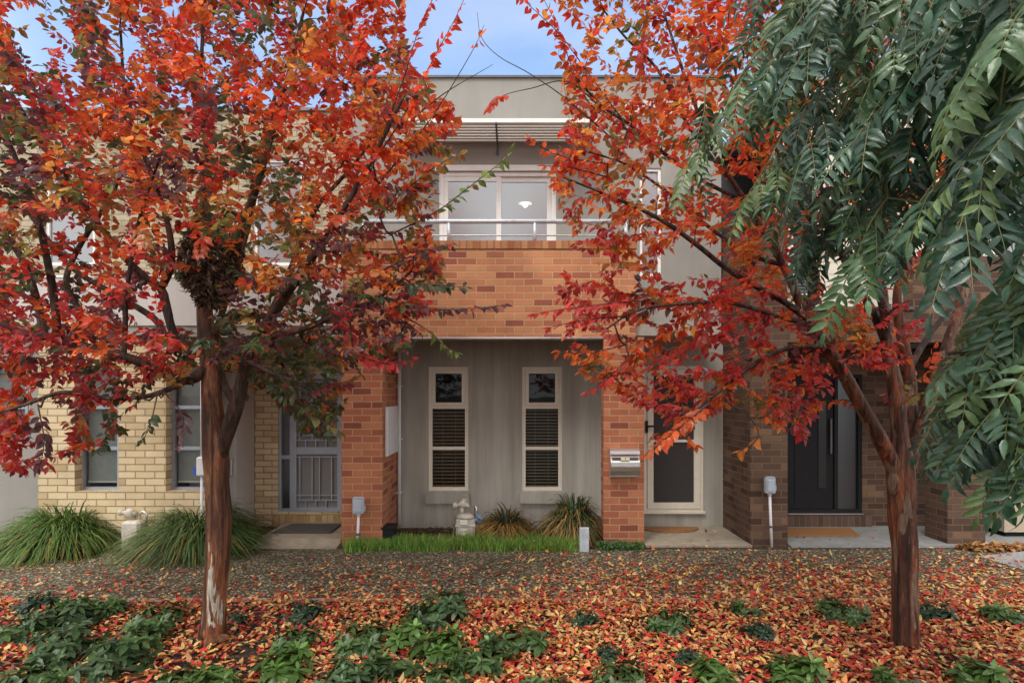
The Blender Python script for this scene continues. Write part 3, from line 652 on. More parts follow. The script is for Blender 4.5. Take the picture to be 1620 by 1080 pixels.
b.build('label', M['yellow_paper'], LB)
b = MB(); b.tube([(x0, F - .06, zb_ + .01), (x1, F - .06, zb_ + .01)], .012, 8); b.build('paper_rail', M['silver_metal'], LB)
# marker post in front of the right pier
D = 7.28; x0, x1, z0, z1 = rect(917, 835, 932, 874, D); b = MB(); b.rbox(x0, x1, D, D + .07, -.03, z1, .004); one('marker_post', b, 'galvanised', 'short square galvanised post in the grass left of the right orange pier', 'post')
# gas meter in the bed
D = 7.95; gx = X(738, D); GM = empty('gas_meter', (gx, D, 0), 'beige gas meter with regulator and pipes in front of the grey wall', 'gas meter')
px = lambda a: X(a, D)
pz = lambda a: Z(a, D)
b = MB(); b.rbox(px(722), px(752), D - .1, D + .1, .0, pz(817), .03); b.rbox(px(721.2), px(752.8), D - .108, D + .108, pz(831), pz(827), .006); b.tube([(px(737), D, pz(818)), (px(737), D, pz(814)), (px(737), D, pz(811.5))], [.125, .105, .05], 20); b.build('body', M['meter_paint'], GM)
b = MB(); b.rbox(px(729), px(741), D - .128, D - .105, pz(827), pz(819), .006); b.build('index_window', M['label_paper'], GM)
b = MB(); b.box(px(730), px(740), D - .106, D - .101, pz(843), pz(839)); b.box(px(730), px(740), D - .106, D - .101, pz(837), pz(833)); b.build('label', M['label_paper'], GM)
b = MB(); b.tube([(px(731), D, pz(812)), (px(731), D, pz(802))], .022, 10); b.ball((px(733), D, pz(797)), (.055, .05, .055)); b.tube([(px(733), D, pz(797)), (px(741), D - .03, pz(799))], .028, 10); b.ball((px(741), D - .035, pz(799)), .022); b.ball((px(720), D, pz(799)), (.035, .04, .04)); b.tube([(px(720), D, pz(799)), (px(733), D, pz(797))], .022, 8); b.tube([(px(734), D, pz(793)), (px(735), D, pz(789))], .03, 10); b.build('regulator', M['meter_paint'], GM)
b = MB(); b.tube([(px(720), D, pz(799)), (px(719.5), D, pz(822)), (px(717), D, pz(850)), (px(717), D, -.03)], .013, 8); b.ball((px(718), D, pz(828)), .025); b.build('pipe', M['rust_pipe'], GM)
b = MB(); b.tube([(px(754), D, -.03), (px(755), D, pz(826))], .02, 8); b.build('pipe', M['rust_pipe'], GM)
b = MB(); b.tube([(px(750), D, pz(815)), (px(750), D, pz(803)), (px(752), D - .01, pz(799)), (px(754), D - .02, pz(802)), (px(754), D - .02, pz(818))], .014, 8); b.build('hose', M['silver_metal'], GM)
b = MB(); b.tube([(px(754), D - .02, pz(814)), (px(764), D - .05, pz(820))], .024, 8); b.tube([(px(752), D - .02, pz(818)), (px(756), D - .02, pz(824))], .026, 8); b.build('valve', M['blue_pipe'], GM)
# gas meter half hidden between the two strappy clumps on the left
D = 7.38; GM2 = empty('gas_meter', (X(212, D), D, 0), 'weathered gas meter mostly hidden between the two big strappy clumps on the left', 'gas meter')
b = MB(); b.rbox(X(198, D), X(228, D), D - .1, D + .06, 0, Z(822, D), .03); b.build('body', M['meter_paint'], GM2)
b = MB(); b.ball((X(205, D), D, Z(811, D)), (.06, .05, .06)); b.tube([(X(190, D), D, Z(810, D)), (X(216, D), D, Z(812, D))], .025, 8); b.ball((X(191, D), D, Z(810, D)), .038); b.build('regulator', M['meter_paint'], GM2)
b = MB(); b.tube([(X(220, D), D, Z(824, D)), (X(221, D), D, Z(812, D)), (X(226, D), D, Z(808, D)), (X(232, D), D, Z(812, D)), (X(232, D), D, Z(826, D))], .014, 8); b.build('hose', M['silver_metal'], GM2)
# meter with a blue tag and small grey box on the left house
D = A - .05; b = MB(); b.rbox(X(313, D), X(327, D), D - .05, D + .05, Z(752, D), Z(722, D), .015); b.tube([(X(319, D), D, Z(722, D)), (X(319, D), D, Z(560, D))], .016, 8); b.tube([(X(319, D), D, Z(752, D)), (X(319, D), D, -.02)], .016, 8)
WM = one('power_meter', b, 'white_plastic', 'white wall meter with a blue tag behind the left tree trunk', 'meter')
b = MB(); b.box(X(307, D), X(314, D), D - .03, D - .02, Z(750, D), Z(738, D)); b.build('tag', M['blue_plastic'], WM)
D = 8.05; b = MB(); b.rbox(X(352, D), X(367, D), D - .02, D + .045, Z(753, D), Z(726, D), .008); one('cable_box', b, 'silver_metal', 'small grey steel box on the rendered pier right of the left tree trunk', 'box')
# black drain box at foot of left pier
b = MB(); b.rbox(X(606, 7.66), X(623, 7.66), 7.6, 7.85, -.02, Z(835, 7.66), .008); b.box(X(604.5, 7.66), X(624.5, 7.66), 7.59, 7.86, Z(835, 7.66), Z(832, 7.66)); one('drain_box', b, 'black_paint', 'black drain box on the mulch at the foot of the left orange pier', 'drain box')
# doormats
def mat_mb(pts, z, h=.018):
    b = MB(); up = [(p[0], p[1], z + h) for p in pts]; dn = [(p[0], p[1], z) for p in pts]; b.face(up)
    for i in range(len(pts)): j = (i + 1) % len(pts); b.face([dn[i], dn[j], up[j], up[i]])
    return b
xm = X(1062, 8.3); pts = [(xm + .42 * math.cos(a), 8.48 - .30 * math.sin(a)) for a in np.linspace(math.pi, 0, 18)]
one('doormat', mat_mb(pts[::-1][::-1], .022), 'coir', 'half round brown coir doormat in front of the white screen door', 'doormat')
x0, x1 = X(1250, 7.9), X(1362, 8.15); one('doormat', mat_mb([(x0 - .02, 7.95), (x1 - .12, 7.95), (x1, 8.42), (x0 + .02, 8.42)], .024), 'coir', 'rectangular orange coir doormat in front of the black door', 'doormat')
x0, x1 = X(442, 8.1), X(537, 8.1); one('doormat', mat_mb([(x0 - .03, 7.9), (x1 - .06, 7.9), (x1 - .06, 8.42), (x0 + .06, 8.42)], .079), 'dark_mat', 'dark grey doormat on the concrete step by the grey security door', 'doormat')
# planter at far right
D = 7.95; PT = empty('planter', (X(1640, D), D, .02), 'beige timber planter box on the grey porch at the right edge', 'planter')
x0, x1, z0, z1 = X(1589, D), X(1700, D), Z(841, D), Z(789, D)
b = MB(); b.box(x0, x1, D, D + .5, z0, z1, skip='u'); b.box(x0 - .02, x1 + .02, D - .02, D + .02, z1 - .005, z1 + .03); b.box(x0 - .02, x0 + .02, D + .02, D + .52, z1 - .005, z1 + .03)
for q in (x0 - .012, x0 + .62): b.box(q, q + .07, D - .014, D - .002, z0, z1 - .006)
b.box(x0 + .058, x0 + .62, D - .01, D - .002, z0, z0 + .07); b.build('box', M['timber'], PT)
b = MB(); b.box(x0 + .05, x1 - .05, D + .05, D + .45, .02, z0); b.build('plinth', M['black_paint'], PT)
b = MB(); b.box(x0 + .02, x1 - .02, D + .02, D + .48, z1 - .1, z1 - .03); b.build('soil', M['soil'], PT)
PLANT = empty('potted_plant', (x0 + .4, D + .25, z1 - .03), 'low leafy green plant growing in the beige planter box', 'plant')
n = 700; p0 = np.stack([RS.uniform(x0 + .05, x1 - .05, n), RS.uniform(D + .03, D + .45, n), z1 - .03 + RS.uniform(0, .16, n)], 1)
dd = unit(RS.normal(size=(n, 3)) + [0, -.2, .3]); cc = np.array([.05, .10, .03]) * RS.uniform(.6, 1.5, (n, 1))
st = MB()
for k in range(8): st.tube([(x0 + .1 + .12 * k, D + .2, z1 - .04), (x0 + .12 + .12 * k, D + .18, z1 + .08)], .005, 5)
bulk('foliage', [leaves_mesh(T_SMALL, p0, dd, RS.normal(size=(n, 3)) + [0, 0, 2], RS.uniform(.03, .06, n), cc)], [M['shrub_leaf'], M['stem']], PLANT, st)
#@@PART3
# ------------------------------------------------------------------ trees
PAL = {  # leaf colours (linear albedo)
 'red': [(.56, .062, .028), (.58, .10, .030), (.50, .045, .030), (.60, .15, .036)],
 'orange': [(.60, .19, .036), (.58, .13, .030), (.62, .27, .055), (.56, .09, .030)],
 'crimson': [(.48, .040, .042), (.55, .062, .055), (.36, .030, .040), (.52, .10, .080)],
 'purple': [(.11, .050, .058), (.15, .050, .056), (.085, .055, .055), (.22, .046, .048)],
 'green': [(.055, .088, .034), (.045, .072, .032), (.085, .105, .036), (.080, .062, .036)],
 'olive': [(.16, .15, .042), (.28, .15, .040), (.105, .115, .036), (.42, .16, .040)],
 'bright': [(.13, .19, .045), (.10, .15, .04), (.17, .20, .06), (.07, .11, .03)],
}
PAL = {k: np.array(v) * (1 if k in ('purple', 'green', 'olive', 'bright') else .88) for k, v in PAL.items()}
class Tree:
    def __init__(s, seed): s.rs = np.random.RandomState(seed); s.nodes = []; s.twigs = MB(); s.br = MB(); s.P = []; s.D = []; s.Nn = []; s.Ln = []; s.C = []; s.limbs = MB()
    def add_nodes(s, p, r): 
        t = unit(np.gradient(p, axis=0)); s.nodes.append(np.hstack([p, t, np.asarray(r)[:, None]]))
    def limb(s, pts, n=10, rough=.07, stout=False):
        """pts: (px, py, distance, diameter in photo pixels)"""
        q = np.array([[*W(a, b, d), w * (.75 if w > 16 else .92) * d / FP / 2] for a, b, d, w in pts]); q = spline(q, .06)
        ph = s.rs.uniform(0, 6, 4); rs = s.rs
        jit = rs.uniform(-rough, rough, (len(q), n))
        def lobes(i, a): return 1 + .05 * math.sin(2 * a + ph[0] + i * .11) + .04 * math.sin(3 * a + ph[1] - i * .07) + jit[i][int(a / (2 * math.pi) * n) % n] * .6
        (s.limbs if stout else s.br).tube(q[:, :3], q[:, 3], n, True, True, lobes); s.add_nodes(q[:, :3], q[:, 3])
    def leaves_on(s, p, spacing, size, pal, start=0., droop=.35, mix=.12, pair=2):
        """two ranks of leaves along polyline p"""
        rs = s.rs; seg = np.linalg.norm(np.diff(p, axis=0), axis=1); cum = np.concatenate([[0], np.cumsum(seg)]); Lt = cum[-1]
        n = max(2, int(Lt * (1 - start) / spacing)); tt = Lt * start + (np.arange(n) + rs.uniform(-.3, .3, n)) * (Lt * (1 - start) / n); tt = np.clip(tt, 0, Lt)
        pos = np.stack([np.interp(tt, cum, p[:, k]) for k in range(3)], 1)
        tan = unit(np.gradient(p, axis=0)); td = unit(np.stack([np.interp(tt, cum, tan[:, k]) for k in range(3)], 1))
        up = unit(np.array([0, 0, 1.]) + rs.normal(0, .25, 3)); side = unit(np.cross(td, up)); 
        cols = PAL[pal]; base = cols[rs.randint(len(cols))]
        for sg in (1, -1)[:pair]:
            k = n; d = sg * side * rs.uniform(.6, 1, (k, 1)) + td * rs.uniform(.3, .8, (k, 1)) - np.array([0, 0, 1]) * rs.uniform(0, droop * 2, (k, 1)) + rs.normal(0, .18, (k, 3))
            nm = np.cross(side * sg, td); nm = nm * np.sign(nm[:, 2:3] + 1e-6) + rs.normal(0, .38, (k, 3))
            other = cols[rs.randint(len(cols), size=k)]; m = rs.uniform(0, .5, (k, 1)); c = base * (1 - m) + other * m
            c = c * rs.uniform(.72, 1.28, (k, 1))
            sel = rs.uniform(size=k) < mix; alt = PAL[['orange', 'olive', 'red', 'purple'][rs.randint(4)]]
            c[sel] = alt[rs.randint(len(alt), size=sel.sum())]
            taper = 1 - .45 * np.maximum(0, (np.arange(k) - k * .6) / (k * .4 + 1))
            s.P.append(pos + d * .006); s.D.append(d); s.Nn.append(nm); s.Ln.append(size * rs.uniform(.7, 1.2, k) * taper); s.C.append(c)
        d = td[-1:] ; s.P.append(pos[-1:]); s.D.append(d); s.Nn.append(rs.normal(0, .4, (1, 3)) + [0, 0, 1]); s.Ln.append(np.array([size * .8])); s.C.append(base[None])
    def sprig(s, pts, size, pal, spacing=.05, r0=.007, start=.2, droop=.3, mix=.05):
        q = spline(np.array([W(*p) for p in pts]), .04); r = np.linspace(r0, .0015, len(q)); s.twigs.tube(q, r, 5, False)
        # join the sprig to the nearest limb
        nd = np.vstack(s.nodes); i = np.argmin(np.linalg.norm(nd[:, :3] - q[0], axis=1)); a = nd[i, :3]
        mid = (a + q[0]) / 2 + np.array([0, 0, -.04]); s.twigs.tube(spline(np.array([a, mid, q[0]]), .06), r0 * 1.15, 5, False)
        s.add_nodes(q, r)
        if pal: s.leaves_on(q, spacing, size, pal, start, droop, mix)
    def grow(s, targets, pals, center, size, leaf_len=.42, spacing=.036, droop=.35, mix=.12):
        rs = s.rs; nd = np.vstack(s.nodes); d0 = np.array([np.min(np.linalg.norm(nd[:, :3] - t, axis=1)) for t in targets]); order = np.argsort(d0)
        buf = np.zeros((len(nd) + len(targets) * 40, 7)); buf[:len(nd)] = nd; m = len(nd)
        for ti in order:
            t = targets[ti]; dv = t - buf[:m, :3]; dist = np.linalg.norm(dv, axis=1) + 1e-6
            out = unit(t - center + np.array([0, 0, .35])); cosa = (dv @ out) / dist; cosb = np.einsum('ij,ij->i', dv, buf[:m, 3:6]) / dist
            i = np.argmin(dist * (1 + .55 * (1 - cosa) + .30 * (1 - cosb)) + .0 * dist)
            a = buf[i, :3]; ln = dist[i]
            if ln < .12: ln = .12
            t0 = unit(unit(buf[i, 3:6]) * .5 + unit(t - a) * .7 + np.array([0, 0, .12]))
            end = unit(unit(t - a) + np.array([0, 0, -.25]) * droop + rs.normal(0, .12, 3))
            k = max(4, int(ln / .05)); u = np.linspace(0, 1, k)[:, None]
            p = (2 * u ** 3 - 3 * u ** 2 + 1) * a + (u ** 3 - 2 * u ** 2 + u) * t0 * ln + (-2 * u ** 3 + 3 * u ** 2) * t + (u ** 3 - u ** 2) * end * ln
            p[1:-1] += rs.normal(0, .004, (k - 2, 3))
            r0 = min(buf[i, 6] * .75, .0035 + .007 * ln); r = np.linspace(r0, .0014, k)
            s.twigs.tube(p, r, 5 if r0 > .004 else 4, False)
            n_ = min(k - 1, 38); tg = unit(np.gradient(p, axis=0)); buf[m:m + n_, :3] = p[1:n_ + 1]; buf[m:m + n_, 3:6] = tg[1:n_ + 1]; buf[m:m + n_, 6] = r[1:n_ + 1]; m += n_
            if pals[ti]: s.leaves_on(p, spacing, size, pals[ti], max(0, 1 - leaf_len / ln), droop, mix)
    def finish(s, root, leafmat, barkmat, tpl=T_OVAL, width=1.05):
        tk = s.limbs.build('trunk', M[barkmat], root)
        if s.br.v: s.br.build('branches', M['bark_limb'], root)
        P, D_, Nn, Ln, C = (np.concatenate(a) for a in (s.P, s.D, s.Nn, s.Ln, s.C))
        n = len(P); rs = s.rs; print('leaves', n)
        ch = leaves_mesh(tpl, P, D_, Nn, Ln, C, rs.uniform(.85, 1.2, n) * width, rs.uniform(.05, .45, n), rs.uniform(-.1, .5, n))
        return bulk('crown', [ch], [M[leafmat], M['bark_limb']], root, s.twigs)

def sample(poly, sparse, n, rs, x0, x1, y0, y1):
    out = []
    while len(out) < n:
        x = rs.uniform(x0, x1, 4000); y = rs.uniform(y0, y1, 4000); ok = inpoly(x, y, poly); pr = np.ones(4000)
        for sp, w_ in sparse: pr[inpoly(x, y, sp)] = w_
        ok &= rs.uniform(size=4000) < pr; out += list(zip(x[ok], y[ok]))
    return np.array(out[:n])

# ---- left crepe myrtle
T1 = Tree(3); YL = 4.7
B1 = W(336, 1010, YL)
TL = empty('autumn_tree', (B1[0], B1[1], 0), 'red and orange autumn tree on the left with smooth reddish trunk and pale peeled patches', 'tree', 'autumn street trees')
def trunk(T, pts, n=44, flute=.05, seed=1, ws=.68):
    rs = np.random.RandomState(seed); q = np.array([[*W(a, b, d), w * ws * d / FP / 2] for a, b, d, w in pts]); q = spline(q, .018); ph = rs.uniform(0, 6, 5)
    amp = spline(np.stack([np.linspace(0, 3, 12), rs.normal(0, .045, 12), rs.normal(0, .04, 12)], 1), .02)
    m = len(q); cells = rs.normal(0, 1, (m // 9 + 3, n)); cells = (cells + np.roll(cells, 1, 1)) * .7
    def lobes(i, a):
        z = i / m; kk = int(a / (2 * math.pi) * n + .5) % n; f_ = i / 9; i0 = int(f_); f_ -= i0; rel = cells[i0][kk] * (1 - f_) + cells[i0 + 1][kk] * f_; rel = max(-1, min(1, rel)) * .022; k = amp[min(len(amp) - 1, int(z * len(amp)))]; low = max(0, 1 - z * 7)
        return 1 + rel + flute * math.sin(3 * a + ph[0] + z * 2) + flute * .7 * math.sin(5 * a + ph[1] - z * 3) + k[1] * math.cos(a + ph[2]) + k[2] * math.sin(2 * a) + low ** 2 * .30 * (math.sin(3 * a + ph[3]) + .5 * math.sin(5 * a + ph[4]) + .75)
    T.limbs.tube(q[:, :3], q[:, 3], n, True, True, lobes); T.add_nodes(q[len(q) // 2:, :3], q[len(q) // 2:, 3])
trunk(T1, [(334, 1030, YL, 62), (335, 1004, YL, 54), (337, 940, YL, 50), (345, 860, YL, 53), (343, 780, YL, 51), (339, 705, YL, 54), (335, 640, YL + .02, 47), (330, 570, YL + .06, 42), (324, 500, YL + .1, 35), (322, 440, YL + .12, 29)])
LIMBS_L = [
 [(341, 760, YL + .02, 22), (347, 722, YL, 30), (360, 680, YL - .03, 33), (374, 640, YL - .06, 32), (384, 595, YL - .1, 27), (398, 545, YL - .18, 24), (430, 500, YL - .3, 20), (470, 440, YL - .45, 15), (520, 370, YL - .6, 11), (590, 250, YL - .7, 8), (640, 150, YL - .8, 5)],
 [(374, 640, YL - .06, 18), (362, 622, YL, 14), (352, 600, YL + .1, 12), (340, 540, YL + .3, 11), (372, 430, YL + .5, 10), (400, 330, YL + .7, 8), (420, 200, YL + .8, 6), (470, 60, YL + .9, 4)],
 [(324, 480, YL + .1, 22), (340, 440, YL, 20), (368, 415, YL - .1, 18), (380, 370, YL - .2, 16), (398, 320, YL - .3, 13), (420, 250, YL - .4, 10), (450, 140, YL - .4, 7), (480, 20, YL - .5, 5)],
 [(322, 450, YL + .12, 22), (316, 400, YL + .15, 18), (322, 340, YL + .15, 14), (330, 260, YL + .1, 11), (318, 160, YL, 8), (322, 20, YL, 5)],
 [(328, 580, YL + .05, 26), (300, 600, YL - .1, 24), (262, 590, YL - .2, 22), (215, 570, YL - .3, 20), (150, 552, YL - .3, 18), (85, 535, YL - .3, 16), (20, 520, YL - .3, 10), (-60, 480, YL - .3, 6)],
 [(322, 560, YL + .1, 20), (285, 545, YL + .15, 19), (272, 520, YL + .15, 18), (262, 480, YL + .15, 16), (254, 455, YL + .15, 15), (232, 440, YL + .1, 13), (200, 410, YL + .05, 12), (175, 380, YL, 11), (130, 320, YL - .05, 9), (80, 250, YL - .1, 7), (20, 150, YL - .2, 5)],
 [(254, 455, YL + .15, 13), (266, 435, YL + .1, 12), (272, 400, YL + .05, 11), (262, 340, YL, 9), (230, 250, YL - .1, 8), (200, 160, YL - .1, 6), (190, 40, YL - .1, 4)],
 [(262, 535, YL + .15, 14), (245, 505, YL + .3, 12), (190, 470, YL + .4, 10), (110, 420, YL + .5, 9), (40, 330, YL + .5, 6)],
 [(90, 536, YL - .3, 16), (88, 500, YL - .32, 14), (82, 450, YL - .35, 13), (72, 400, YL - .4, 12), (55, 330, YL - .45, 10), (20, 240, YL - .5, 8), (-30, 120, YL - .5, 5)],
 [(70, 532, YL - .3, 14), (60, 480, YL - .2, 12), (40, 420, YL - .2, 11), (15, 380, YL - .2, 9), (-50, 300, YL - .2, 6)],
 [(110, 540, YL - .3, 12), (128, 500, YL - .1, 11), (105, 450, YL, 10), (120, 400, YL + .1, 9), (180, 300, YL + .2, 7), (250, 150, YL + .3, 5)],
 [(196, 565, YL - .3, 9), (198, 520, YL - .3, 9), (200, 470, YL - .3, 8), (210, 400, YL - .3, 7), (225, 330, YL - .35, 6), (260, 230, YL - .5, 4)],
 [(408, 535, YL - .2, 15), (440, 530, YL - .3, 13), (480, 520, YL - .4, 11), (540, 495, YL - .5, 9), (600, 470, YL - .6, 6), (650, 430, YL - .7, 4)],
 [(420, 512, YL - .25, 12), (440, 470, YL - .1, 11), (470, 400, YL + .1, 9), (500, 330, YL + .2, 8), (560, 260, YL + .3, 6), (620, 180, YL + .3, 4)],
 [(300, 600, YL - .1, 12), (240, 625, YL - .3, 9), (170, 630, YL - .5, 8), (100, 620, YL - .6, 7), (40, 640, YL - .6, 5), (-30, 660, YL - .6, 4)],
 [(390, 570, YL - .15, 10), (430, 590, YL - .3, 8), (480, 610, YL - .4, 6), (520, 640, YL - .4, 4)],
]
for lb in LIMBS_L: T1.limb(lb, 14 if lb[1][3] > 22 else 8, .05, lb[1][3] > 30)
poly = [(-160, -230), (560, -230), (640, -60), (645, 30), (635, 80), (690, 135), (735, 172), (718, 235), (700, 300), (690, 370), (705, 420), (690, 480), (665, 545), (600, 590), (548, 640), (520, 708), (480, 690), (440, 640), (400, 610), (360, 590), (310, 620), (250, 600), (215, 650), (190, 700), (150, 720), (100, 745), (40, 750), (-20, 730), (-160, 700)]
gaps = [([(205, 452), (330, 452), (330, 512), (190, 512)], .05), ([(30, 330), (300, 330), (300, 450), (30, 520)], .55), ([(330, 280), (480, 280), (470, 470), (350, 470)], .7), ([(60, 640), (210, 640), (190, 740), (60, 760)], .18), ([(300, 580), (420, 600), (380, 760), (290, 760)], .15), ([(0, 0), (110, 20), (110, 110), (30, 90)], .12), ([(170, 10), (220, 40), (215, 90), (170, 70)], .1), ([(365, -10), (400, 0), (395, 40), (370, 40)], .2), ([(440, -10), (520, -10), (515, 30), (470, 40)], .3), ([(205, 600), (330, 605), (320, 700), (200, 700)], .3), ([(385, 610), (470, 630), (470, 700), (390, 700)], .5), ([(560, 540), (660, 560), (600, 640), (540, 640)], .5)]
NT = 5300
xy = sample(poly, gaps, NT, T1.rs, -160, 740, -230, 760)
cl = lambda x, y, d: np.clip(.5 + .34 * np.sin(x / 47 + 1.6 * np.sin(y / 39 + d)) + .22 * np.sin(y / 31 - x / 83 + d * 3.1) + T1.rs.uniform(-.22, .22, np.shape(x)), 0, .999)
hw = 1.35 * np.sqrt(np.clip(1 - ((xy[:, 0] - 300) / 520) ** 2, .1, 1)) * np.where(xy[:, 1] > 560, .55, 1) * np.where(xy[:, 1] < 0, .8, 1)
yy = YL + .05 + hw * T1.rs.uniform(-1, 1, NT)
def pick(r, *opts):
    for name, w_ in opts:
        if r < w_: return name
        r -= w_
    return opts[0][0]
def pal_left(x, y, r, near):
    if y < 300:
        if x < 190 and 220 < y: return pick(r, ('green', .32), ('purple', .3), ('olive', .18), ('red', .2))
        if 220 < x < 470 and y > 190: return pick(r, ('purple', .26), ('red', .22), ('olive', .2), ('orange', .16), ('green', .16))
        if x > 480: return pick(r, ('red', .56), ('orange', .14), ('purple', .15), ('olive', .15))
        return pick(r, ('red', .50), ('purple', .14), ('olive', .10), ('green', .10), ('orange', .08), ('crimson', .08))
    if y < 445:
        if x > 490: return pick(r, ('red', .36), ('purple', .30), ('orange', .12), ('olive', .22))
        if x > 280: return pick(r, ('olive', .34), ('orange', .3), ('green', .22), ('red', .14))
        return pick(r, ('red', .36), ('crimson', .22), ('purple', .16), ('olive', .14), ('green', .12))
    if y < 560:
        if x > 520: return pick(r, ('purple', .42), ('crimson', .2), ('green', .22), ('red', .16))
        if x > 290: return pick(r, ('green', .6), ('purple', .24), ('olive', .16))
        return pick(r, ('crimson', .5), ('purple', .34), ('red', .16))
    if x > 300: return pick(r, ('green', .66), ('olive', .16), ('purple', .18))
    if x > 130: return pick(r, ('crimson', .38), ('green', .3), ('olive', .16), ('purple', .16))
    return pick(r, ('crimson', .56), ('purple', .26), ('red', .18))
rr_ = cl(xy[:, 0], xy[:, 1], yy); pals = [pal_left(a, b, r_, c < YL) for (a, b), c, r_ in zip(xy, yy, rr_)]
tg = np.array([W(a, b, c) for (a, b), c in zip(xy, yy)])
T1.grow(tg, pals, W(330, 560, YL), .067, .36, .033)
for pts, pal, sp, st in [
  ([(590, 260, 4.1), (640, 180, 4.0), (690, 85, 3.95), (720, 30, 3.9), (738, -10, 3.9)], 'red', .045, .2),
  ([(600, 230, 4.1), (640, 120, 4.0), (665, 40, 4.0), (700, -30, 4.0)], 'red', .05, .2),
  ([(600, 290, 4.2), (680, 190, 4.1), (745, 85, 4.0), (766, 40, 4.0)], 'red', .3, .86),
  ([(640, 200, 4.2), (700, 150, 4.2), (780, 102, 4.2)], None, .1, .5),
  ([(620, 370, 4.0), (690, 335, 3.9), (750, 290, 3.8), (800, 250, 3.75), (812, 228, 3.75)], 'bright', .05, .35),
  ([(610, 470, 4.0), (680, 488, 3.9), (740, 488, 3.8), (805, 482, 3.75)], 'purple', .035, .1),
  ([(600, 430, 4.0), (650, 405, 3.9), (690, 392, 3.85), (720, 385, 3.8)], 'purple', .035, .1),
  ([(620, 450, 4.0), (680, 450, 3.9), (745, 455, 3.85)], 'green', .035, .2),
  ([(640, 500, 4.0), (680, 525, 3.9), (705, 548, 3.85), (728, 560, 3.8)], 'bright', .05, .35),
  ([(560, 560, 4.1), (610, 575, 4.0), (655, 568, 3.95)], 'crimson', .035, .1),
  ([(600, 340, 4.1), (680, 270, 4.0), (735, 240, 3.95)], 'olive', .05, .3),
  ([(470, 640, 4.2), (510, 665, 4.1), (548, 690, 4.1)], 'olive', .06, .4),
  ([(60, 640, 4.0), (70, 700, 3.9), (60, 745, 3.9)], 'purple', .04, .2),
  ([(250, 620, 4.2), (235, 680, 4.1), (215, 705, 4.05)], 'green', .05, .4),
  ([(260, 620, 4.2), (290, 660, 4.1), (280, 712, 4.05)], 'purple', .05, .4)]:
    T1.sprig(pts, .074, pal, sp * .8, .006, st)
T1.limbs.ball(W(325, 1001, YL - .07), (.034, .05, .06), 12, 8); T1.limbs.ball(W(352, 1010, YL - .05), (.05, .05, .035), 12, 8)
T1.finish(TL, 'leaf', 'bark_red')
# shaggy brown mass in the fork
n = 2600; c = W(334, 415, YL - .12); a = unit(T1.rs.normal(size=(n, 3))); rr = T1.rs.uniform(.5, 1, (n, 1)) ** .5
p0 = c + a * rr * np.array([.215, .19, .34]); p0[:, 0] *= 1
cc = np.array([.10, .065, .042]) * T1.rs.uniform(.35, 1.9, (n, 1))
NE = tag(bulk('dry_leaf_clump', [leaves_mesh(T_SMALL, p0, a * .6 + T1.rs.normal(0, .5, (n, 3)) + [0, 0, -.7], T1.rs.normal(size=(n, 3)), T1.rs.uniform(.025, .06, n), cc, .8, .5, .8)], M['litter']), 'shaggy brown clump of dead leaves lodged in the fork of the left tree', 'leaf clump')

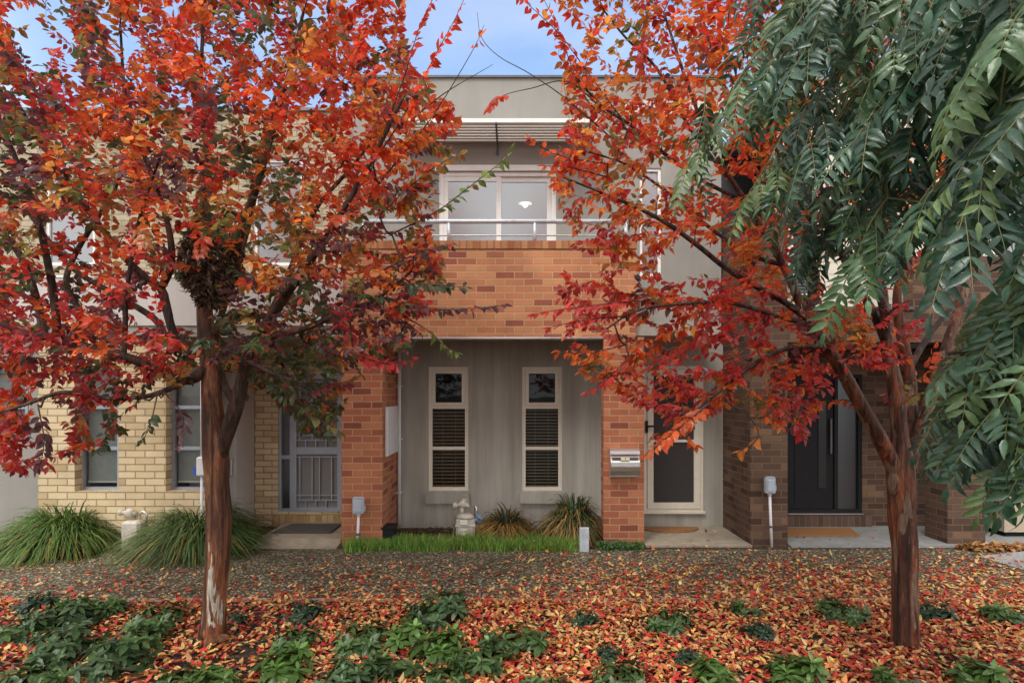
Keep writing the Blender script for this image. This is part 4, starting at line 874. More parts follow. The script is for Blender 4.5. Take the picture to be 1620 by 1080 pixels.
# ---- right crepe myrtle
T2 = Tree(9); YR = 4.6
TR = empty('autumn_tree', (X(1430, YR), YR, 0), 'orange and crimson autumn tree on the right with dark red trunk forking low', 'tree', 'autumn street trees')
trunk(T2, [(1432, 1062, YR, 62), (1432, 1030, YR, 54), (1431, 960, YR, 49), (1432, 880, YR, 49), (1428, 800, YR, 54), (1424, 740, YR, 52), (1424, 690, YR, 36), (1420, 640, YR, 33), (1412, 585, YR + .05, 30), (1402, 530, YR + .1, 24)], seed=5, ws=.72)
LIMBS_R = [
 [(1429, 790, YR + .02, 20), (1420, 752, YR - .01, 30), (1403, 715, YR - .05, 32), (1385, 680, YR - .1, 29), (1362, 640, YR - .12, 27), (1340, 600, YR - .14, 26), (1315, 560, YR - .16, 24), (1290, 525, YR - .18, 23), (1272, 492, YR - .2, 22), (1262, 470, YR - .2, 18), (1240, 420, YR - .2, 13), (1210, 370, YR - .2, 11), (1180, 320, YR - .2, 9), (1130, 240, YR - .3, 7), (1090, 140, YR - .3, 6), (1050, 20, YR - .3, 4)],
 [(1280, 505, YR - .2, 16), (1245, 480, YR - .25, 12), (1200, 455, YR - .3, 11), (1150, 425, YR - .4, 10), (1100, 385, YR - .5, 9), (1050, 350, YR - .55, 8), (1000, 325, YR - .6, 6), (940, 300, YR - .6, 4), (890, 280, YR - .6, 3)],
 [(1275, 495, YR - .2, 14), (1285, 450, YR - .15, 13), (1270, 400, YR - .1, 12), (1250, 350, YR - .1, 10), (1210, 270, YR - .1, 8), (1160, 170, YR, 6), (1120, 60, YR, 4), (1100, -40, YR, 3)],
 [(1270, 500, YR - .2, 13), (1290, 470, YR - .1, 12), (1288, 420, YR, 11), (1265, 360, YR + .1, 10), (1240, 290, YR + .1, 8), (1220, 180, YR + .1, 6), (1200, 20, YR + .1, 4)],
 [(1402, 540, YR + .1, 20), (1385, 500, YR + .1, 16), (1362, 460, YR + .1, 13), (1340, 420, YR + .1, 12), (1320, 370, YR + .1, 11), (1300, 300, YR + .2, 8), (1260, 180, YR + .2, 6)],
 [(1400, 545, YR + .1, 18), (1398, 490, YR, 14), (1382, 440, YR, 13), (1365, 390, YR, 12), (1352, 320, YR, 9), (1350, 200, YR, 7), (1340, 60, YR, 5)],
 [(1395, 520, YR + .1, 12), (1400, 470, YR + .2, 11), (1385, 400, YR + .3, 10), (1400, 320, YR + .3, 8), (1420, 200, YR + .3, 6)],
 [(1428, 780, YR + .03, 20), (1431, 740, YR + .05, 30), (1440, 690, YR + .12, 26), (1442, 640, YR + .2, 24), (1440, 590, YR + .25, 20), (1425, 520, YR + .3, 16), (1420, 460, YR + .3, 13), (1440, 380, YR + .3, 10), (1460, 260, YR + .4, 7)],
 [(1428, 775, YR + .02, 20), (1438, 732, YR + .02, 30), (1454, 690, YR + .05, 28), (1466, 650, YR + .1, 26), (1480, 600, YR + .15, 20), (1500, 540, YR + .2, 16), (1530, 450, YR + .3, 12), (1560, 350, YR + .4, 9), (1600, 200, YR + .5, 6)],
 [(1440, 580, YR + .25, 12), (1470, 530, YR + .35, 10), (1510, 480, YR + .45, 8), (1560, 420, YR + .5, 6)],
 [(1310, 552, YR - .18, 12), (1270, 548, YR - .3, 9), (1220, 560, YR - .45, 8), (1160, 600, YR - .55, 7), (1100, 650, YR - .65, 5), (1050, 690, YR - .7, 4)],
 [(1285, 515, YR - .2, 11), (1230, 500, YR - .3, 8), (1160, 480, YR - .45, 7), (1090, 480, YR - .6, 6), (1010, 490, YR - .7, 4), (960, 520, YR - .75, 3)],
 [(1180, 320, YR - .2, 8), (1120, 290, YR - .2, 7), (1060, 250, YR - .25, 7), (1000, 200, YR - .3, 6), (950, 165, YR - .3, 5), (900, 110, YR - .35, 4)],
 [(1150, 280, YR - .2, 6), (1090, 200, YR - .1, 6), (1040, 110, YR, 5), (990, 60, YR, 4), (950, 10, YR, 3)],
 [(1240, 420, YR - .2, 8), (1180, 400, YR - .1, 7), (1110, 350, YR, 6), (1050, 300, YR + .1, 5), (990, 260, YR + .1, 4), (930, 240, YR + .1, 3)],
]
for lb in LIMBS_R: T2.limb(lb, 14 if lb[1][3] > 22 else 8, .05, lb[1][3] > 24)
T2.limbs.ball(W(1415, 763, YR - .035), (.048, .05, .10), 12, 8)
poly = [(870, -220), (1600, -220), (1600, 60), (1480, 420), (1500, 560), (1470, 620), (1400, 640), (1350, 600), (1290, 660), (1270, 705), (1200, 660), (1150, 640), (1090, 680), (1040, 700), (1010, 650), (960, 620), (905, 590), (880, 545), (900, 500), (870, 470), (900, 400), (880, 330), (870, 250), (900, 190), (880, 120), (885, 60), (860, 0)]
gaps = [([(1030, 400), (1150, 370), (1150, 440), (1040, 440)], .1), ([(1220, 380), (1400, 370), (1400, 480), (1240, 480)], .12), ([(870, 0), (1000, 0), (1000, 120), (880, 130)], .42), ([(960, 130), (1050, 130), (1040, 200), (960, 200)], .5), ([(1000, 250), (1060, 260), (1050, 340), (1000, 330)], .4), ([(870, 330), (960, 330), (960, 440), (870, 440)], .4), ([(880, 480), (960, 480), (960, 560), (880, 560)], .5), ([(1300, 560), (1420, 600), (1400, 700), (1300, 700)], .15), ([(1060, 180), (1150, 220), (1150, 300), (1060, 300)], .55), ([(1400, 380), (1600, 380), (1600, 640), (1420, 640)], .25), ([(1260, 0), (1600, 0), (1600, 380), (1260, 380)], .5)]
NT = 2700
xy = sample(poly, gaps, NT, T2.rs, 850, 1600, -220, 710)
hw = 1.05 * np.sqrt(np.clip(1 - ((xy[:, 0] - 1330) / 560) ** 2, .12, 1)) * np.where(xy[:, 1] > 430, .6, 1)
yy = YR - .1 + hw * T2.rs.uniform(-1, 1, NT)
def pal_right(x, y, r):
    if y < 240: return pick(r, ('red', .36), ('orange', .48), ('olive', .10), ('crimson', .06))
    if y < 420: return pick(r, ('red', .40), ('orange', .38), ('crimson', .14), ('olive', .08))
    return pick(r, ('crimson', .48), ('red', .24), ('orange', .10), ('purple', .10), ('olive', .08))
rr_ = cl(xy[:, 0], xy[:, 1], yy); pals = [pal_right(a, b, r_) for (a, b), r_ in zip(xy, rr_)]
tg = np.array([W(a, b, c) for (a, b), c in zip(xy, yy)])
T2.grow(tg, pals, W(1420, 620, YR), .066, .30, .037)
for pts, pal, sp, st in [
  ([(985, 190, 4.2), (930, 115, 4.1), (890, 60, 4.05), (855, 25, 4.0), (810, -15, 4.0)], 'red', .055, .1),
  ([(1000, 210, 4.2), (930, 160, 4.1), (880, 40, 4.05), (850, -20, 4.05)], 'red', .06, .25),
  ([(980, 230, 4.2), (900, 160, 4.1), (840, 118, 4.05), (790, 90, 4.0), (762, 60, 4.0), (755, 20, 4.0)], None, .1, .2),
  ([(960, 180, 4.2), (900, 130, 4.1), (840, 140, 4.0), (795, 152, 3.9), (770, 175, 3.85)], 'red', .03, .82),
  ([(970, 260, 4.1), (900, 250, 4.0), (855, 232, 3.95), (832, 212, 3.9)], 'red', .05, .1),
  ([(960, 280, 4.1), (900, 265, 4.0), (850, 262, 3.95)], 'orange', .05, .2),
  ([(1010, 475, 3.9), (930, 484, 3.8), (870, 492, 3.75), (835, 500, 3.75)], 'crimson', .045, .1),
  ([(990, 500, 3.9), (930, 505, 3.8), (860, 520, 3.75)], 'crimson', .06, .3),
  ([(990, 545, 3.9), (930, 558, 3.8), (875, 555, 3.75)], 'orange', .05, .3),
  ([(1000, 560, 3.9), (960, 600, 3.8), (925, 622, 3.75)], 'crimson', .035, .1),
  ([(1120, 640, 3.9), (1070, 680, 3.8), (1030, 712, 3.75), (1018, 722, 3.75)], 'red', .03, .1),
  ([(1180, 650, 3.9), (1200, 690, 3.85), (1160, 720, 3.8)], 'olive', .06, .3),
  ([(1230, 640, 3.9), (1260, 670, 3.85), (1275, 700, 3.8)], 'crimson', .035, .1),
  ([(1080, 640, 3.9), (1090, 690, 3.85), (1105, 712, 3.85)], 'red', .045, .2)]:
    T2.sprig(pts, .076, pal, sp * .85, .0055, st)
T2.finish(TR, 'leaf', 'bark_dark')

# ---- evergreen with feathered leaves hanging in from the right
T3 = Tree(21)
B3 = np.array([2.9, 2.3, 0]); TG = empty('evergreen_tree', tuple(B3), 'dark green evergreen with drooping feathered leaves hanging into the right of the view', 'tree')
def world_limb(pts, n=8):
    q = spline(np.array(pts, float), .08); T3.limbs.tube(q[:, :3], q[:, 3], n); T3.add_nodes(q[:, :3], q[:, 3])
world_limb([(2.95, 2.3, -.05, .14), (2.9, 2.32, .8, .115), (2.85, 2.4, 1.8, .10), (2.75, 2.45, 2.6, .09), (2.7, 2.5, 3.4, .07), (2.6, 2.6, 4.3, .05)], 14)
for e in [W(1300, -60, 3.1), W(1450, -120, 2.4), W(1260, 40, 3.4), W(1560, -60, 2.0), W(1500, 100, 2.9)]:
    a = np.array([2.75, 2.45, 2.7 + T3.rs.uniform(0, .8)]); m = (a + e) / 2 + np.array([0, 0, .25]); world_limb([(*a, .04), (*m, .026), (*e, .010)])
for e in [W(1560, 470, 2.9), W(1500, 560, 2.7), W(1600, 420, 2.3)]:
    a = np.array([2.85, 2.4, 1.8 + T3.rs.uniform(0, .5)]); m = (a + e) / 2 + np.array([0, 0, .15]); world_limb([(*a, .03), (*m, .02), (*e, .008)])
GP = np.array([(.042, .098, .056), (.054, .120, .064), (.032, .074, .046), (.070, .130, .055), (.10, .16, .055)])
LP = []
def compound(base, d, rach, pairs, lf, tint):
    """one feathered leaf: a drooping stalk with opposite leaflets and an end leaflet"""
    rs = T3.rs; d = unit(d); u = np.linspace(0, 1, 7)[:, None]; p = base + d * rach * u + np.array([0, 0, -1]) * rach * .32 * u ** 2
    T3.twigs.tube(p, np.linspace(.0026, .0011, 7), 4, False)
    tan = unit(np.gradient(p, axis=0)); up = unit(np.array([-.15, -.45, 1.]) + rs.normal(0, .3, 3)); 
    for k in range(pairs + 1):
        t = .22 + .78 * k / pairs; i = t * 6; b = np.array([np.interp(i, np.arange(7), p[:, c]) for c in range(3)]); tn = unit(np.array([np.interp(i, np.arange(7), tan[:, c]) for c in range(3)]))
        sd = unit(np.cross(tn, up))
        for sg in ((1, -1) if k < pairs else (0,)):
            dl = sg * sd * .95 + tn * (.55 if sg else 1) + np.array([0, 0, -.28]) + rs.normal(0, .1, 3)
            LP.append((b, dl, np.cross(sd, tn) * 1.0 + rs.normal(0, .22, 3), lf * (.75 + .35 * math.sin(math.pi * (.25 + .6 * t))) * rs.uniform(.85, 1.12), tint * rs.uniform(.75, 1.25)))
upper = [(1195, -120), (1180, 20), (1170, 130), (1110, 215), (1075, 285), (1160, 275), (1200, 330), (1270, 385), (1335, 460), (1385, 455), (1415, 400), (1480, 385), (1570, 380), (1720, 350), (1680, -120)]
lower = [(1490, 590), (1540, 550), (1580, 480), (1630, 430), (1720, 420), (1720, 720), (1610, 745), (1545, 745), (1512, 700), (1485, 690), (1510, 640)]
def hang(poly, n, yfun, box, slope):
    rs = T3.rs; pts = sample(poly, [], n, rs, *box)
    for (px_, py_) in pts:
        D = yfun(px_, py_, rs.uniform()); tip = W(px_, py_, D)
        ln = rs.uniform(.3, .5); back = unit(np.array([slope + rs.normal(0, .2), rs.normal(0, .25), .75 + rs.normal(0, .15)]))
        b = tip + back * ln; q = spline(np.array([b, (b + tip) / 2 + np.array([0, 0, .04]), tip]), .05)
        T3.twigs.tube(q, np.linspace(.0045, .0018, len(q)), 5, False)
        nd = np.vstack(T3.nodes); i = np.argmin(np.linalg.norm(nd[:, :3] - b, axis=1)); a = nd[i, :3]
        if np.linalg.norm(a - b) < 1.1: qq = spline(np.array([a, (a + b) / 2 + np.array([0, 0, .08]), b]), .1); T3.twigs.tube(qq, np.linspace(min(.007, nd[i, 6]), .0045, len(qq)), 5, False); T3.add_nodes(qq, np.full(len(qq), .005))
        tint = GP[rs.randint(len(GP))] * rs.uniform(.75, 1.25)
        k = 5; tn = unit(tip - b); sd = unit(np.cross(tn, (0, 0, 1)))
        for j in range(k):
            t = .15 + .85 * j / (k - 1); pos = b * (1 - t) + tip * t; sg = (-1) ** j
            compound(pos, tn * .8 + sg * sd * (.7 if j < k - 1 else 0) + np.array([-.12, 0, -.25]) + rs.normal(0, .15, 3), rs.uniform(.15, .24), rs.randint(4, 7), rs.uniform(.060, .084) * (1.0 + .18 * min(1, max(0, (3.0 - pos[1]) / 1.2))), tint * rs.uniform(.8, 1.25))
hang(upper, 135, lambda x, y, r: 3.25 - (x - 1100) / 520 * 1.15 + (r - .4) * .9, (1070, 1680, -120, 475), .55)
hang(upper, 48, lambda x, y, r: 3.3 + r * .7 - (x - 1100) / 520 * .5, (1180, 1680, -120, 430), .45)
hang(lower, 78, lambda x, y, r: 2.9 - (x - 1440) / 200 * .45 + (r - .5) * .7, (1480, 1720, 400, 850), .75)
hang(lower, 16, lambda x, y, r: 3.0 + r * .5, (1490, 1720, 420, 760), .6)
T3.limbs.build('trunk', M['bark_grey'], TG)
P = np.array([l[0] for l in LP]); Dd = np.array([l[1] for l in LP]); Nm = np.array([l[2] for l in LP]); Ln = np.array([l[3] for l in LP]); Cc = np.array([l[4] for l in LP]); n = len(P); print('leaflets', n)
bulk('crown', [leaves_mesh(T_LANCE, P, Dd, Nm, Ln, Cc, T3.rs.uniform(.72, 1.02, n), T3.rs.uniform(.2, .6, n), T3.rs.uniform(.1, .5, n))], [M['green_leaf'], M['stem']], TG, T3.twigs)
#@@PART4
# ------------------------------------------------------------------ strappy clumps
def clump(name, base, rad, hgt, n, label, seed, dry=0., green=(.085, .165, .040), loc_scale=1):
    rs = np.random.RandomState(seed); root = empty(name, tuple(base), label, 'grass clump', 'strappy leaved clumps'); base = np.array(base, float)
    K = 7; az = rs.uniform(0, 2 * math.pi, n); q = rs.uniform(0, 1, n) ** .7; reach = rad * (.25 + .75 * q) * rs.uniform(.8, 1.1, n); hh = hgt * (1.02 - .45 * q) * rs.uniform(.8, 1.12, n)
    drop = hgt * (.15 + .85 * q) * rs.uniform(.45, 1.15, n); wd = rs.uniform(.006, .013, n); swing = rs.normal(0, .24, n) * rad
    u = np.linspace(0, 1, K); b0 = rs.uniform(0, .26, n) * rad; out = np.stack([np.cos(az), np.sin(az)], 1); sd = np.stack([-np.sin(az), np.cos(az), 0 * az], 1)
    V = np.zeros((n, K, 2, 3))
    for k in range(K):
        t = u[k]; r = b0 + (reach - b0) * (t ** 1.15); z = hh * (1 - (1 - t) ** 1.9) - drop * t ** 3
        z = np.maximum(z, .008); sw = swing * t ** 1.5; c = np.stack([out[:, 0] * r - out[:, 1] * sw, out[:, 1] * r + out[:, 0] * sw, z], 1) + base
        w_ = (wd * (1 - t ** 2.5) + .0006)[:, None]; V[:, k, 0] = c - sd * w_ / 1 + [0, 0, .002]; V[:, k, 1] = c + sd * w_
    isd = rs.uniform(size=n) < dry * (.12 + 1.25 * q ** 1.3)
    col = np.array(green) * rs.uniform(.35, 1.8, (n, 1)); col[:, 0] *= rs.uniform(.8, 1.5, n)
    col[isd] = np.array([.42, .25, .075]) * rs.uniform(.45, 1.25, (isd.sum(), 1))
    tipc = rs.uniform(size=n) < .22
    C = np.repeat(np.repeat(col[:, None, None], K, 1), 2, 2)
    C[tipc, K - 1:] = np.array([.26, .24, .08])
    Fc = [(2 * k, 2 * k + 1, 2 * k + 3, 2 * k + 2) for k in range(K - 1)]
    bulk('foliage', [(V.reshape(-1, 3), Fc, 2 * K, n, C.reshape(-1, 3))], M['blade'], root); return root
def gp(px_, py_): D = GY(py_); return (X(px_, D), D, 0)
clump('grass_clump', gp(108, 866), .98, .60, 2700, 'large strappy green clump under the cream wall, left of the half hidden gas meter', 1, .05)
clump('grass_clump', gp(318, 868), 1.0, .60, 2700, 'large strappy green clump right behind the left tree trunk, under the cream wall', 2, .05, green=(.080, .145, .046))
clump('grass_clump', gp(-50, 858), .9, .64, 1100, 'strappy green clump cut off by the left edge of the view', 3, .14)
clump('grass_clump', (X(908, 7.95), 7.95, 0), .60, .62, 950, 'tall dark green strappy clump with yellow lower leaves against the right orange pier', 4, .5, (.045, .080, .032))
clump('grass_clump', (X(800, 8.05), 8.05, 0), .55, .42, 700, 'small half dead strappy clump with straw coloured leaves right of the gas meter', 5, 1.0, (.040, .060, .028))
# dry straw between them
# lawn strip
def turf(name, n, area, h0, h1, col, kind='stuff', wd=(.002, .0045)):
    rs = np.random.RandomState(len(name) + n); K = 4; x = rs.uniform(area[0], area[1], n); y = rs.uniform(area[2], area[3], n) + .035 * np.sin(x * 7.3) + .025 * np.sin(x * 17.1 + 1) + rs.normal(0, .015, n)
    pat = .6 + .4 * np.sin(x * 5.1 + 1) * np.sin(x * 2.3 + y * 9) ; h = rs.uniform(h0, h1, n) * (.65 + .5 * pat)
    az = rs.uniform(0, 6.28, n); lean = rs.uniform(.1, .8, n) * h; V = np.zeros((n, K, 2, 3)); f = rs.uniform(0, 6.28, n); w0 = rs.uniform(*wd, n)
    for k in range(K):
        t = k / (K - 1); cx = x + np.cos(az) * lean * t ** 1.8; cy = y + np.sin(az) * lean * t ** 1.8; z = h * (t - .25 * t * t * lean / h)
        w_ = w0 * (1 - t ** 2) + .0003; V[:, k, 0] = np.stack([cx - np.cos(f) * w_, cy - np.sin(f) * w_, z], 1); V[:, k, 1] = np.stack([cx + np.cos(f) * w_, cy + np.sin(f) * w_, z], 1)
    c = np.array(col) * rs.uniform(.5, 1.5, (n, 1)); c[:, 0] *= rs.uniform(.7, 1.6, n); st_ = rs.uniform(size=n) < .12; c[st_] = np.array([.34, .28, .10]) * rs.uniform(.5, 1.2, (st_.sum(), 1)); C = np.repeat(np.repeat(c[:, None, None], K, 1), 2, 2)
    Fc = [(2 * k, 2 * k + 1, 2 * k + 3, 2 * k + 2) for k in range(K - 1)]
    return bulk(name, [(V.reshape(-1, 3), Fc, 2 * K, n, C.reshape(-1, 3))], M['blade'])
tag(turf('lawn', 8000, (X(548, 7.4), X(916, 7.4), 7.30, 7.68), .03, .19, (.15, .33, .055), wd=(.0025, .006)), 'strip of bright green grass along the path before the grey wall', 'grass', kind='stuff')
n = 900; rs = np.random.RandomState(5); p0 = np.stack([rs.uniform(X(945, 7.4), X(1020, 7.4), n), rs.uniform(7.33, 7.56, n), rs.uniform(0, .07, n)], 1); dd = unit(rs.normal(size=(n, 3)) + [0, -.2, .2])
tag(bulk('ground_cover', [leaves_mesh(T_SMALL, p0, dd, rs.normal(0, .4, (n, 3)) + [0, 0, 1], rs.uniform(.02, .045, n), np.array([.075, .17, .05]) * rs.uniform(.6, 1.4, (n, 1)))], M['blade']), 'low patch of pale green weeds at the foot of the right orange pier', 'weeds', kind='stuff')

# ------------------------------------------------------------------ fallen leaves
def litter(name, n, xr, yr, prob, size, label, cols, zmax=.03, seed=1, wts=None):
    rs = np.random.RandomState(seed); P = []
    while sum(len(a) for a in P) < n:
        x = rs.uniform(*xr, 20000); y = rs.uniform(*yr, 20000); k = rs.uniform(size=20000) < prob(x, y); P.append(np.stack([x[k], y[k]], 1))
    P = np.concatenate(P)[:n]; az = rs.uniform(0, 6.28, n); tilt = rs.normal(0, .22, n)
    d = np.stack([np.cos(az), np.sin(az), tilt], 1); nm = np.stack([rs.normal(0, .28, n), rs.normal(0, .28, n), np.ones(n)], 1)
    base = np.where(P[:, 1] > 5.62, .004, -.016); pos = np.stack([P[:, 0], P[:, 1], base + rs.uniform(.003, zmax, n) * np.where(P[:, 1] > 5.62, .35, 1)], 1)
    c = np.array(cols)[rs.choice(len(cols), n, p=wts)] * rs.uniform(.7, 1.25, (n, 1))
    return tag(bulk(name, [leaves_mesh(T_OVAL, pos, d, nm, rs.uniform(*size, n), c, rs.uniform(.8, 1.25, n), rs.uniform(-.1, .8, n), rs.normal(0, .35, n))], M['litter']), label, 'leaves', kind='stuff')
LC = [(.58, .36, .15), (.62, .43, .18), (.58, .28, .085), (.52, .15, .045), (.46, .05, .03), (.50, .032, .026), (.24, .03, .028), (.36, .18, .085), (.66, .46, .11)]
LW = [.15, .11, .13, .13, .16, .14, .07, .06, .05]
nz = lambda x, y: .5 + .25 * np.sin(x * 2.1 + 1.3 * np.sin(y * 1.7)) + .25 * np.sin(x * 4.7 - y * 3.9)
litter('fallen_leaves', 48000, (-6.5, 7), (3.1, 5.62), lambda x, y: np.clip(.62 + .4 * nz(x, y), 0, 1) * np.where(x < -1.6, .55, 1), (.034, .066), 'thick carpet of fallen red, orange and straw leaves in the garden bed', LC, .035, 3, LW)
def pp(x, y):
    f = np.clip((7.45 - y) / 1.85, 0, 1); right = 1 / (1 + np.exp(-(x - .8) * 2.2)); left = np.where(x < -2.6, .6, 1)
    return np.clip(f ** 1.7 * (.34 + .66 * right) * left * (.35 + .9 * nz(x * 1.3, y * 1.6)) + .03 * right, 0, 1)
litter('fallen_leaves', 9500, (-7, 8), (5.6, 7.5), pp, (.032, .064), 'loose fallen leaves scattered over the pebbled path, thickest on the right', LC, .03, 4, LW)
litter('fallen_leaves', 60, (X(1020, F), X(1450, F)), (7.55, 8.5), lambda x, y: np.ones_like(x), (.04, .07), 'few fallen leaves on the porch pavements', LC, .05, 6, LW)
litter('leaf_pile', 420, (X(1520, 7.45), X(1640, 7.45)), (7.30, 7.50), lambda x, y: np.ones_like(x), (.06, .11), 'pile of curled brown leaves along the porch edge at the right', [(.36, .17, .06), (.30, .13, .05), (.42, .25, .10)], .10, 8)
litter('fallen_leaves', 70, (X(545, 7.4), X(950, 7.4)), (7.30, 7.62), lambda x, y: np.ones_like(x), (.035, .065), 'few fallen leaves caught in the grass strip', LC, .30, 12, LW)
# bark mulch chips behind the lawn strip
rs = np.random.RandomState(77); n = 1500; p0 = np.stack([rs.uniform(X(606, 7.9), X(952, 7.9), n), rs.uniform(7.62, 8.55, n), rs.uniform(0, .025, n)], 1); az = rs.uniform(0, 6.28, n)
tag(bulk('bark_chips', [leaves_mesh(T_SMALL, p0, np.stack([np.cos(az), np.sin(az), rs.normal(0, .2, n)], 1), rs.normal(0, .3, (n, 3)) + [0, 0, 1], rs.uniform(.03, .08, n), np.array([.13, .085, .05]) * rs.uniform(.4, 1.8, (n, 1)), .7)], M['litter']), 'brown bark chips covering the bed below the grey wall', 'mulch', kind='stuff')

# ------------------------------------------------------------------ whorled shrubs in the front bed
def make_shrub(seed, stems, spread, h0, h1, leaf, tint):
    rs = np.random.RandomState(seed); root = bpy.data.objects.new('leafy_shrub', None); COL.objects.link(root)
    st = MB(); P, Dv, Nv, Lv, Cv = [], [], [], [], []
    for k in range(stems):
        az = rs.uniform(0, 6.28); r = spread * rs.uniform(.15, 1) ** .7; h = rs.uniform(h0, h1) * (1.1 - .4 * r / spread); b = np.array([math.cos(az) * r * .35, math.sin(az) * r * .35, -.03]); e = np.array([math.cos(az) * r, math.sin(az) * r, h])
        q = spline(np.array([b, b * .4 + e * .6 + [0, 0, -.02], e]), .04); st.tube(q, np.linspace(.006, .003, len(q)), 5, False); ax = unit(q[-1] - q[-2])
        base = np.array(tint) * rs.uniform(.65, 1.35)
        for ring, (m, el, sc_) in enumerate(((rs.randint(6, 9), .05, 1.0), (rs.randint(4, 6), .55, .8), (3, 1.3, .5))):
            a0 = rs.uniform(0, 6.28); u1 = unit(np.cross(ax, (.3, .1, 1))); u2 = np.cross(ax, u1)
            for j in range(m):
                a = a0 + 6.283 * j / m + rs.normal(0, .15); d = u1 * math.cos(a) + u2 * math.sin(a) + ax * (el + rs.normal(0, .15)) + np.array([0, 0, -.12])
                P.append(e - ax * .018 * (2 - ring)); Dv.append(d); Nv.append(ax + rs.normal(0, .2, 3)); Lv.append(leaf * sc_ * rs.uniform(.75, 1.15)); Cv.append(base * rs.uniform(.75, 1.3) * (1.5 if ring == 2 else 1))
    P, Dv, Nv, Lv, Cv = map(np.array, (P, Dv, Nv, Lv, Cv)); n = len(P)
    bulk('foliage', [leaves_mesh(T_ELL, P, Dv, Nv, Lv, Cv, rs.uniform(.95, 1.3, n), rs.uniform(.1, .35, n), rs.uniform(.15, .75, n))], [M['shrub_leaf'], M['stem']], root, st); return root
KIN = {'low': make_shrub(1, 11, .23, .05, .16, .12, (.058, .102, .030)), 'mid': make_shrub(2, 15, .29, .06, .20, .12, (.052, .096, .030)), 'big': make_shrub(3, 21, .34, .08, .30, .125, (.045, .084, .032)),
       'open': make_shrub(4, 8, .23, .08, .28, .165, (.066, .125, .028)), 'dark': make_shrub(5, 13, .21, .06, .19, .10, (.026, .050, .028))}
used = set()
def shrub(kind, px_, py_, sc_, label, rot=0):
    p = KIN[kind]
    if kind in used:
        o = p.copy(); COL.objects.link(o)
        for c in p.children: d = c.copy(); COL.objects.link(d); d.parent = o
    else: o = p; used.add(kind)
    x, y, _ = gp(px_, py_); o.location = (x, y, -.01); sc_ *= .86; o.scale = (sc_, sc_, sc_ * .9); o.rotation_euler = (0, 0, rot)
    tag(o, label, 'shrub', 'low shrubs in the leaf covered bed')
SH = [
 ('big', 700, 978, 1.05, 'tallest dark green shrub at the path edge below the gas meter'),
 ('dark', 484, 975, 1.0, 'compact dark green shrub at the path edge below the left orange pier'),
 ('mid', 575, 1018, 1.05, 'green shrub between the tall path edge shrub and the left tree, low and wide'),
 ('open', 690, 1040, 1.0, 'pale green open whorled shrub just in front of the tall path edge shrub'),
 ('mid', 815, 1022, 1.1, 'bushy green shrub under the right narrow window, right of the tall path edge shrub'),
 ('open', 640, 1012, .9, 'lighter green shrub tucked left of the tall path edge shrub'),
 ('dark', 925, 985, .8, 'small dark sprig at the path edge below the galvanised post'),
 ('mid', 1062, 990, .9, 'dark green shrub at the path edge below the white screen door'),
 ('dark', 1200, 1005, .85, 'small bluish dark shrub alone among the leaves below the leaning white conduit'),
 ('low', 1180, 968, .8, 'little trailing shrub at the path edge below the dark brick pier'),
 ('mid', 1330, 974, .95, 'low dark shrub at the path edge left of the right tree trunk'),
 ('dark', 1478, 976, 1.0, 'low dark shrub at the path edge right of the right tree trunk'),
 ('low', 1590, 978, 1.1, 'low dark shrub at the path edge by the right edge of the view'),
 ('open', 1250, 1078, .95, 'large leaved bright green shrub at the bottom, left of the right tree trunk'),
 ('open', 1135, 1090, .9, 'broad leaved green shrub at the bottom edge below the doormat of the screen door'),
 ('mid', 985, 1085, .95, 'green shrub at the bottom edge below the galvanised post'),
 ('open', 440, 1068, .95, 'upright glossy shrub at the bottom, just right of the left tree trunk'),
 ('open', 350, 1098, .9, 'broad leaved shrub at the bottom edge, below the left tree trunk'),
 ('big', 560, 1085, .85, 'dense dark shrub at the bottom edge below the left orange pier'),
 ('mid', 700, 1090, .9, 'dense shrub at the bottom edge below the left narrow window'),
 ('low', 860, 1092, .9, 'small shrub at the bottom edge below the right narrow window'),
 ('dark', 960, 1040, .7, 'few dark leaves poking through the litter below the galvanised post, mid bed'),
 ('big', 105, 990, .95, 'wide dark shrub at the path edge in the left corner of the bed'),
 ('mid', 250, 988, 1.1, 'dark shrub spreading just left of the left tree trunk at the path edge'),
 ('mid', 20, 1010, 1.0, 'green shrub at the left edge of the view, nearest the path'),
 ('big', 175, 1060, .9, 'dense glossy shrub left of the left tree trunk, second row from the path'),
 ('mid', 50, 1085, .95, 'glossy shrub in the bottom left corner of the view'),
 ('mid', 275, 1092, .85, 'glossy shrub at the bottom edge between the left corner and the left tree trunk'),
 ('open', 125, 975, .9, 'upright shrub with a tall leafy shoot at the path edge on the far left'),
 ('dark', 372, 982, .6, 'small fresh green sprig at the right foot of the left tree trunk'),
 ('low', 1420, 1085, .9, 'low shrub at the bottom edge in front of the right tree trunk'),
 ('open', 1540, 1080, .9, 'leafy shrub at the bottom edge right of the right tree trunk'),
]
SH += [
 ('mid', 215, 1025, 1.0, 'shrub just left of the left tree trunk, directly in front of the path edge row'),
 ('big', 95, 1040, .95, 'dense shrub in the middle of the left corner mass of green'),
 ('low', 165, 968, 1.1, 'low trailing shrub at the path edge between the far left clump and the left tree'),
 ('dark', 60, 960, 1.0, 'dark trailing shrub at the path edge under the left strappy clump'),
 ('mid', 470, 1020, .85, 'small green shrub right of the left tree trunk, in front of the compact dark shrub'),
 ('mid', 760, 1055, .95, 'leafy shrub in the bed below the gas meter, second row from the path'),
 ('low', 620, 1060, 1.1, 'low shrub in the bed below the black drain box, second row from the path'),
 ('dark', 1085, 1045, .7, 'little dark shrub half buried in leaves below the half round doormat'),
]
for i, (k, a, b, s_, lab) in enumerate(SH): shrub(k, a, b, s_, lab, i * 2.4)
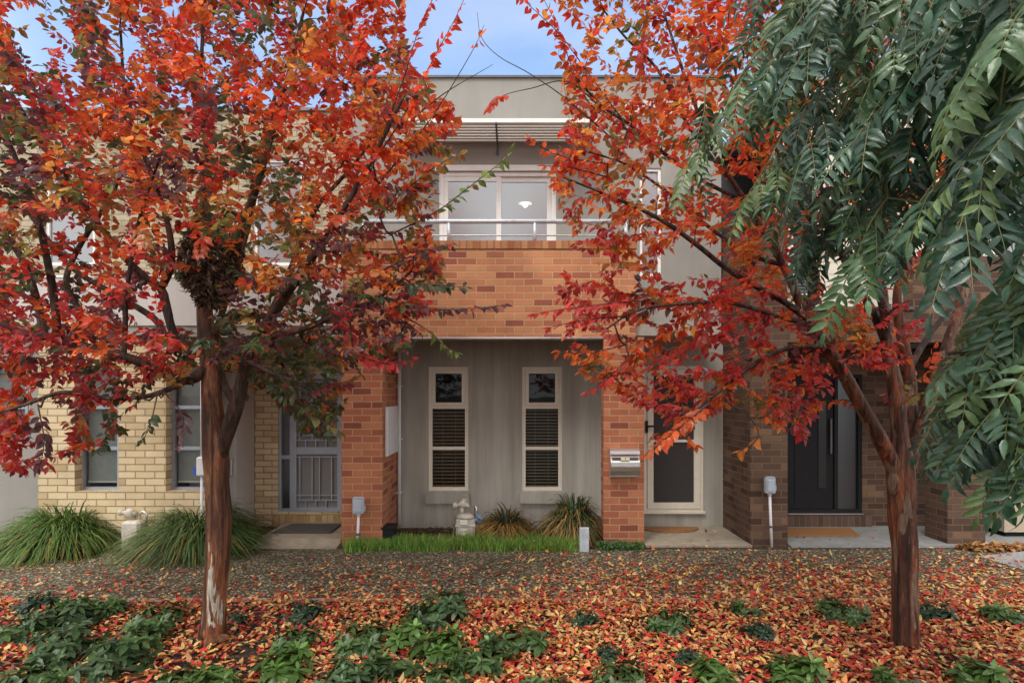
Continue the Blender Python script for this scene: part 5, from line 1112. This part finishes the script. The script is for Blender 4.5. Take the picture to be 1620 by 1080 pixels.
#@@PART5
# ------------------------------------------------------------------ light
SUN_EL, SUN_AZ = 52, -28          # elevation; azimuth measured from behind the camera towards the left
w = bpy.data.worlds.new('World'); sc.world = w; w.use_nodes = True; nt = w.node_tree; nt.nodes.clear()
sky = nt.nodes.new('ShaderNodeTexSky'); sky.sky_type = 'NISHITA'; sky.sun_disc = False
bg = nt.nodes.new('ShaderNodeBackground'); wo = nt.nodes.new('ShaderNodeOutputWorld')
dirx, diry = math.sin(math.radians(SUN_AZ)), -math.cos(math.radians(SUN_AZ))   # horizontal direction towards the sun
sky.sun_elevation = math.radians(SUN_EL); sky.sun_rotation = math.atan2(dirx, diry)
sky.dust_density = 1.5; sky.ozone_density = 1.2
bg.inputs[1].default_value = .15
# thin high cloud over most of the sky, opening to blue low in front of the camera
tc = nt.nodes.new('ShaderNodeTexCoord'); nz = nt.nodes.new('ShaderNodeTexNoise'); nz.inputs['Scale'].default_value = 2.2; nz.inputs['Detail'].default_value = 8; nz.inputs['Roughness'].default_value = .55
mp = nt.nodes.new('ShaderNodeMapping'); mp.inputs['Scale'].default_value = (1, 1, 2.4); nt.links.new(tc.outputs['Generated'], mp.inputs[0]); nt.links.new(mp.outputs[0], nz.inputs['Vector'])
dt = nt.nodes.new('ShaderNodeVectorMath'); dt.operation = 'DOT_PRODUCT'; nt.links.new(tc.outputs['Generated'], dt.inputs[0]); dt.inputs[1].default_value = (0.05, .88, .46)
c1 = ramp(nt, [(.60, (1, 1, 1)), (.80, (0, 0, 0))]); nt.links.new(dt.outputs['Value'], c1.inputs[0])
c2 = ramp(nt, [(.46, (0, 0, 0)), (.80, (.25, .25, .25))]); nt.links.new(nz.outputs[0], c2.inputs[0])
ad = nt.nodes.new('ShaderNodeMath'); ad.operation = 'ADD'; ad.use_clamp = True; nt.links.new(c1.outputs[0], ad.inputs[0]); nt.links.new(c2.outputs[0], ad.inputs[1])
nt.links.new(mixc(nt, ad.outputs[0], sky.outputs[0], (5.0, 4.95, 4.9)), bg.inputs[0]); nt.links.new(bg.outputs[0], wo.inputs[0])
sd = bpy.data.lights.new('sun', 'SUN'); sd.energy = 1.15; sd.angle = math.radians(22); sd.color = (1, .95, .88)
so = bpy.data.objects.new('sun', sd); COL.objects.link(so)
el = math.radians(SUN_EL); v = Vector((dirx * math.cos(el), diry * math.cos(el), math.sin(el)))
so.rotation_euler = v.to_track_quat('Z', 'Y').to_euler(); so.location = (0, -5, 12)
vs = sc.view_settings; vs.view_transform = 'Standard'; vs.look = 'None'; vs.exposure = 1.1; vs.gamma = 1; vs.use_curve_mapping = False
sc.cycles.max_bounces = 8; sc.cycles.transparent_max_bounces = 16; sc.cycles.use_denoising = True
